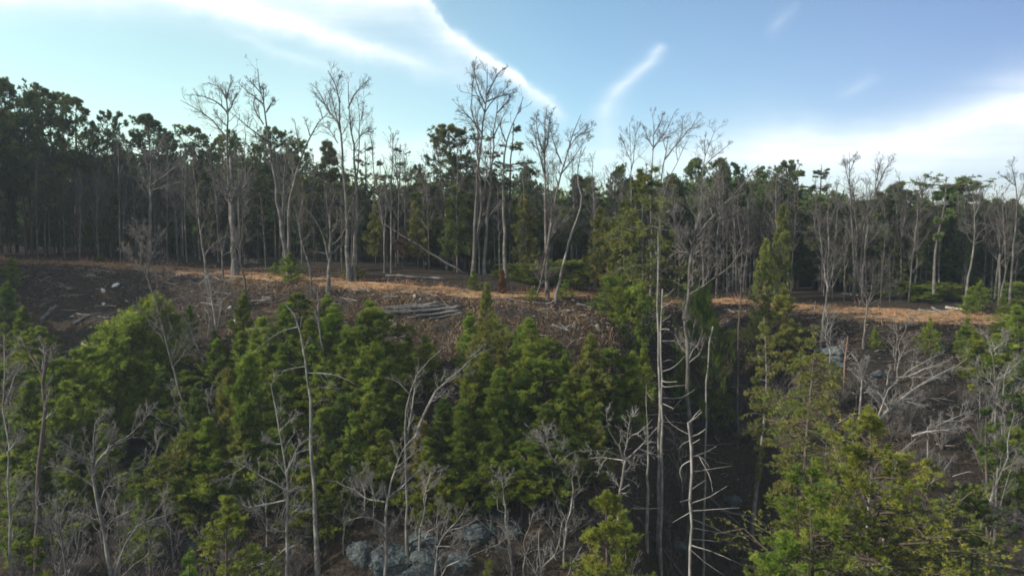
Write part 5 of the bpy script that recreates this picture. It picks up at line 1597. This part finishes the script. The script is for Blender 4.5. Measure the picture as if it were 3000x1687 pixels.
    own('pine_tree', 'second trunk of the olive pair, its foliage reaching right', 2385, 1040, 51, 1500, 200, 'hem', M_NEEDLE_YNG, 815, .9, .95, ([0, .25, .35, .6, .85, 1], [.03, .15, .8, 1, .7, .15]))
    b = hit(2202, 1560)
    ln = [pt(x, y, b[1]) - b for x, y in ((2202, 1565), (2210, 1485), (2220, 1404), (2231, 1302), (2243, 1201), (2249, 1112), (2243, 1010), (2238, 930))]
    (tv, tf), (cv, cf, ct) = conifer('hem', 13, 1.7, 816, dens=1.0, lean=ln, fine=.95, prof=([0, .2, .3, .5, .8, 1], [.02, .05, .5, 1.0, .8, .2]))
    put('pine_tree', 'slim leaning olive pine with a long bare pale stem over the dark hollow', 'pine', (mesh('trunk', tv, tf, 4, M_SNAG), mesh('crown', cv, cf, 3, M_NEEDLE_OLV, ct, False)), b)


build_slope_pines()

# ------------------------------------------------------------------ logs, stones
def make_log(name, label, a, b, r0, r1, seed, mat=None, cat='log', group=None):
    """a trunk lying or leaning from a to b (world), with flat sawn ends"""
    rg = np.random.default_rng(seed)
    a = np.asarray(a, float)
    b = np.asarray(b, float)
    mid = (a + b) / 2
    k = 10
    s = np.linspace(0, 1, k)
    P = (a - mid)[None] * (1 - s)[:, None] + (b - mid)[None] * s[:, None]
    L = np.linalg.norm(b - a)
    P[1:-1] += rg.normal(size=(k - 2, 3)) * .008 * L
    R = (r0 + (r1 - r0) * s) * (1 + rg.normal(0, .05, k))
    n = 10
    V, Q = tubes(P[None], R[None], n)
    e0 = len(V)
    V = np.concatenate([V, P[:1], P[-1:]])
    j = np.arange(n)
    j2 = (j + 1) % n
    last = (k - 1) * n
    caps = np.concatenate([np.stack([j2, j, np.full(n, e0), np.full(n, e0)], 1), np.stack([last + j, last + j2, np.full(n, e0 + 1), np.full(n, e0 + 1)], 1)])
    me = bpy.data.meshes.new(name)
    me.from_pydata([tuple(v) for v in V], [], [tuple(q) for q in Q] + [(int(c[0]), int(c[1]), int(c[2])) for c in caps])
    me.materials.append(mat or M_LOG)
    for p in me.polygons:
        p.use_smooth = len(p.vertices) == 4
    o = obj(name, me, loc=mid)
    return tag(o, label, cat, group)


def gp(px, py, Y=None, up=0.0):
    p = hit(px, py) if Y is None else pt(px, py, Y)
    p = np.array(p)
    if Y is None:
        p[2] = float(H(p[0], p[1]))
    p[2] += up
    return p


def build_logs():
    rg = np.random.default_rng(31)
    make_log('fallen_tree', 'long fallen trunk leaning down to the right inside the wood', pt(1122, 655, 82), pt(1362, 803, 79), .07, .13, 1, M_BARK, cat='fallen tree')
    a, b = pt(1130, 803, 78), pt(1305, 822, 77)
    make_log('log', 'long pale log lying along the edge of the shaded wood', (a[0], a[1], H(a[0], a[1]) + .2), (b[0], b[1], H(b[0], b[1]) + .15), .11, .16, 2, M_LOG)
    # the pile
    pile = [(1128, 899, 1290, 893), (1126, 908, 1300, 900), (1130, 916, 1345, 908), (1122, 915, 1262, 922), (1190, 926, 1350, 918), (1232, 905, 1352, 899), (1260, 931, 1356, 925), (1150, 903, 1250, 896), (1115, 921, 1195, 922)]
    for i, (x0, y0, x1, y1) in enumerate(pile):
        y0 += rg.uniform(-5, 5)
        y1 += rg.uniform(-6, 6)
        x0 += rg.uniform(-10, 10)
        a = gp(x0, y0)
        b = gp(x1, y1)
        Yb = min(a[1], b[1])
        a = pt(x0, y0, Yb - .2 * (i % 3))
        b = pt(x1, y1, Yb + .3 - .2 * (i % 2))
        a[2] = max(a[2], float(H(a[0], a[1])) + .1)
        b[2] = max(b[2], float(H(b[0], b[1])) + .1)
        make_log('log', ['topmost grey log of the pile below the brow', 'long grey log second from the top of the pile', 'long grey log across the middle of the pile', 'grey log low at the left of the pile', 'grey log low in the middle of the pile',
                         'grey log at the upper right of the pile', 'lowest grey log at the right end of the pile', 'short grey log between the top two of the pile', 'short grey log at the lower left end of the pile'][i], a, b, rg.uniform(.07, .11), rg.uniform(.11, .17), 10 + i, M_LOG, group='logs of the grey pile')
    # log ends hanging out of the bank
    for i, (x0, y0, x1, y1, d, m) in enumerate([(1683, 948, 1693, 1045, 'bluish log hanging straight down from the bank, left of the three', M_LOG), (1733, 935, 1748, 1030, 'log hanging from the bank with a pale top, middle of the three', M_LOG),
                                                (1748, 950, 1772, 1035, 'white-topped log hanging from the bank, right of the three', M_SNAG)]):
        Y = gp(x0, y0)[1] - .4
        make_log('log', d, pt(x0, y0, Y), pt(x1, y1, Y - .6), .19, .15, 30 + i, m, group='logs hanging from the bank')
    k = 0
    for x0, y0, x1, y1, r, d in [(1618, 955, 1668, 972, .1, 'white broken branch tangled at the end of the bank'), (1655, 965, 1685, 945, .07, 'thin pale branch rising from the bank end tangle'), (1640, 950, 1672, 975, .08, 'grey branch crossing the bank end tangle'),
                                 (1690, 893, 1752, 908, .14, 'dark fallen trunk along the top of the bank end'), (1676, 878, 1700, 898, .08, 'forked dark branch pointing up at the bank end'), (1645, 925, 1690, 905, .09, 'pale stick leaning on the bank end'),
                                 (735, 886, 800, 878, .12, 'white-grey log on the debris slope below the brow'), (768, 875, 795, 873, .1, 'short pale log above the white-grey one'), (120, 945, 165, 900, .2, 'bluish sawn log tilted on the shaded left slope'),
                                 (128, 940, 150, 905, .16, 'thinner log beside the tilted bluish one'), (215, 955, 255, 930, .15, 'grey log in the shaded debris left of the bright pines'), (225, 922, 265, 925, .1, 'thin pale log across the shaded left slope'),
                                 (290, 930, 320, 935, .1, 'thin log left of the brightest pine clump'), (240, 1010, 272, 1030, .12, 'dark bent log above the pale stub on the left slope'), (2540, 870, 2460, 860, .12, 'grey log on the right bench above the track'),
                                 (2730, 905, 2780, 925, .15, 'pale broken log at the edge of the right bench'), (2770, 903, 2830, 912, .17, 'sunlit pale log beside the track'), (2690, 910, 2745, 915, .12, 'grey log left of the sunlit pale one'),
                                 (2040, 985, 2150, 950, .13, 'grey trunk fallen across the dark hollow'), (2110, 1500, 2240, 1650, .11, 'thin trunk fallen downhill right of the many-armed snag'), (1940, 1610, 2010, 1700, .1, 'thin pole sloping down left of the many-armed snag'),
                                 (2080, 1460, 2170, 1545, .1, 'dim pole lying in the dark hollow'), (1870, 1520, 1930, 1600, .1, 'dim pole above the thin pole left of the many-armed snag'), (1560, 885, 1625, 893, .08, 'thin log lying on the brow by the crossing stems'),
                                 (1440, 868, 1545, 886, .08, 'long thin log on the brow below the rusty cedar'), (1300, 905, 1345, 890, .07, 'stick leaning at the right end of the log pile'), (1010, 845, 1080, 850, .1, 'pale log lying in the grass of the left clearing'),
                                 (590, 890, 640, 895, .09, 'pale log in the debris right of the bright pines'), (620, 905, 600, 930, .08, 'short grey stick in the debris right of the bright pines'), (2420, 1000, 2470, 990, .1, 'grey log above the rock ledge')]:
        a = gp(x0, y0)
        b = gp(x1, y1)
        Ym = (a[1] + b[1]) / 2
        if abs(a[1] - b[1]) > 4:
            a, b = pt(x0, y0, Ym - .5), pt(x1, y1, Ym + .3)
        a[2] = max(a[2], float(H(a[0], a[1]))) + r * .7
        b[2] = max(b[2], float(H(b[0], b[1]))) + r * .7
        make_log('log' if r > .085 else 'fallen_branch', d, a, b, r, r * .75, 50 + k, M_SNAG if ('pale' in d or 'white' in d) else M_LOG, 'log' if r > .085 else 'branch')
        k += 1
    # pale stub standing in the left pines
    a = gp(243, 1140)
    make_log('stump', 'pale standing stub among the pines of the left slope', a - [0, 0, .2], pt(243, 1062, a[1]), .19, .17, 90, M_SNAG, 'stump')


def stone(name, label, p, size, seed, mat, cat='boulder', rot=0, group=None, layered=0.0):
    rg = np.random.default_rng(seed)
    import bmesh
    bm = bmesh.new()
    bmesh.ops.create_icosphere(bm, subdivisions=4, radius=1)
    dirs = nrm(rg.normal(size=(14, 3)))
    cut = rg.uniform(.5, .92, 14)
    for v in bm.verts:
        c = np.array(v.co)
        u = c / np.linalg.norm(c)
        dd = dirs @ u
        k = np.where(dd > .05, cut / np.maximum(dd, .05), 9)
        rr = min(1.0, float(k.min()))
        rr *= 1 + .07 * float(vnoise(u[0] * 4 + seed, u[1] * 4 + u[2] * 3.3, seed % 50)) + .06 * float(vnoise(u[0] * 10 + u[2] * 8, u[1] * 10 - u[2] * 7, seed % 31))
        c = u * rr
        if layered:
            st = math.floor(c[2] * 5 + .4 * float(vnoise(u[0] * 2, u[1] * 2, 3)))
            f = 1 + layered * (((st * 7919) % 11) / 11 - .5)
            c[0] *= f
            c[1] *= f
        v.co = c * size
    me = bpy.data.meshes.new(name)
    bm.to_mesh(me)
    bm.free()
    me.materials.append(mat)
    for q in me.polygons:
        q.use_smooth = False
    o = obj(name, me, loc=p)
    o.rotation_euler = (rg.normal(0, .1), rg.normal(0, .1), rot)
    return tag(o, label, cat, group)


def build_stones():
    k = 0
    for px, py, wpx, hpx, lab, lay in [
        (1060, 1640, 120, 130, 'rounded lichen-grey boulder left of the forked bare tree', 0), (1150, 1660, 190, 150, 'large blue-grey boulder behind the forked bare tree', .1), (1270, 1640, 180, 120, 'blue-grey boulder right of the forked bare tree', .2),
        (1230, 1590, 150, 70, 'flat grey boulder above the large blue-grey ones', .2), (1390, 1570, 160, 90, 'layered grey rock below the shaded pines', .3), (1470, 1515, 90, 50, 'small pale rock in the shade under the pines', .2), (1425, 1490, 60, 55, 'upright grey rock in the shade under the pines', 0),
        (1570, 1478, 110, 50, 'overhanging pale rock slab in the deep shade', .3), (1500, 1550, 110, 60, 'dim grey rock right of the layered one', .2), (1190, 1720, 260, 120, 'broad grey boulder at the very bottom edge', .1), (1360, 1640, 120, 80, 'dark rock under the low spreading bare tree', .2),
        (2150, 1470, 70, 50, 'bluish rock in the dark hollow right of the many-armed snag', .2), (1985, 1610, 70, 60, 'bluish rock left of the many-armed snag', .1), (530, 1610, 130, 110, 'grey rock outcrop left of the yellow-green spire', .2),
        (480, 1640, 90, 90, 'smaller grey rock beside the left outcrop', .1), (600, 1590, 90, 50, 'pale flat rock above the low yellow bough', .2),
        (2440, 1040, 110, 60, 'upper layered slab of the dark rock ledge', .5), (2450, 1075, 100, 45, 'lower layered slab of the dark rock ledge', .5), (2400, 1030, 70, 40, 'left end slab of the dark rock ledge', .5),
        (2570, 1100, 60, 45, 'small rock right of the thin splayed fork', .2), (2825, 1030, 70, 50, 'bluish rock under the brow by the candelabra tree', .2), (2745, 1015, 60, 30, 'pale rock below the right end of the track', .2)]:
        p = gp(px, py)
        w = wpx / F * p[1] * .46
        h = hpx / F * p[1] * .5
        stone('boulder', lab, p + np.array([0, h * .2, -h * .15]), np.array((w, w * .8, h)), 900 + k, M_ROCK, rot=k * .7, layered=lay)
        k += 1
    for px, py, wpx, hpx, lab in [(338, 840, 28, 14, 'larger pale rock on the shaded left slope'), (302, 854, 22, 14, 'smaller pale rock just left of the larger pale one'), (304, 893, 14, 10, 'pale round stone lower on the shaded left slope'), (1147, 940, 16, 11, 'bright white stone left of the log pile'),
                                  (110, 1325, 16, 10, 'white stone chip by the thick brown broken trunk'), (675, 905, 18, 14, 'pale stone in the debris right of the bright pines'), (1215, 872, 12, 14, 'grey stone above the log pile'), (2945, 957, 18, 7, 'flat white stone beside the track at the right edge'), (880, 880, 14, 10, 'white stone by the hooked dead top'),
                                  (690, 940, 16, 9, 'buff stone on the debris slope')]:
        p = gp(px, py)
        w = wpx / F * p[1] * .5
        h = hpx / F * p[1] * .6
        stone('pale_stone', lab, p + np.array([0, 0, h * .4]), np.array((w, w * .8, h)), 950 + k, M_PALE, 'stone', k * .9)
        k += 1


build_logs()
build_stones()
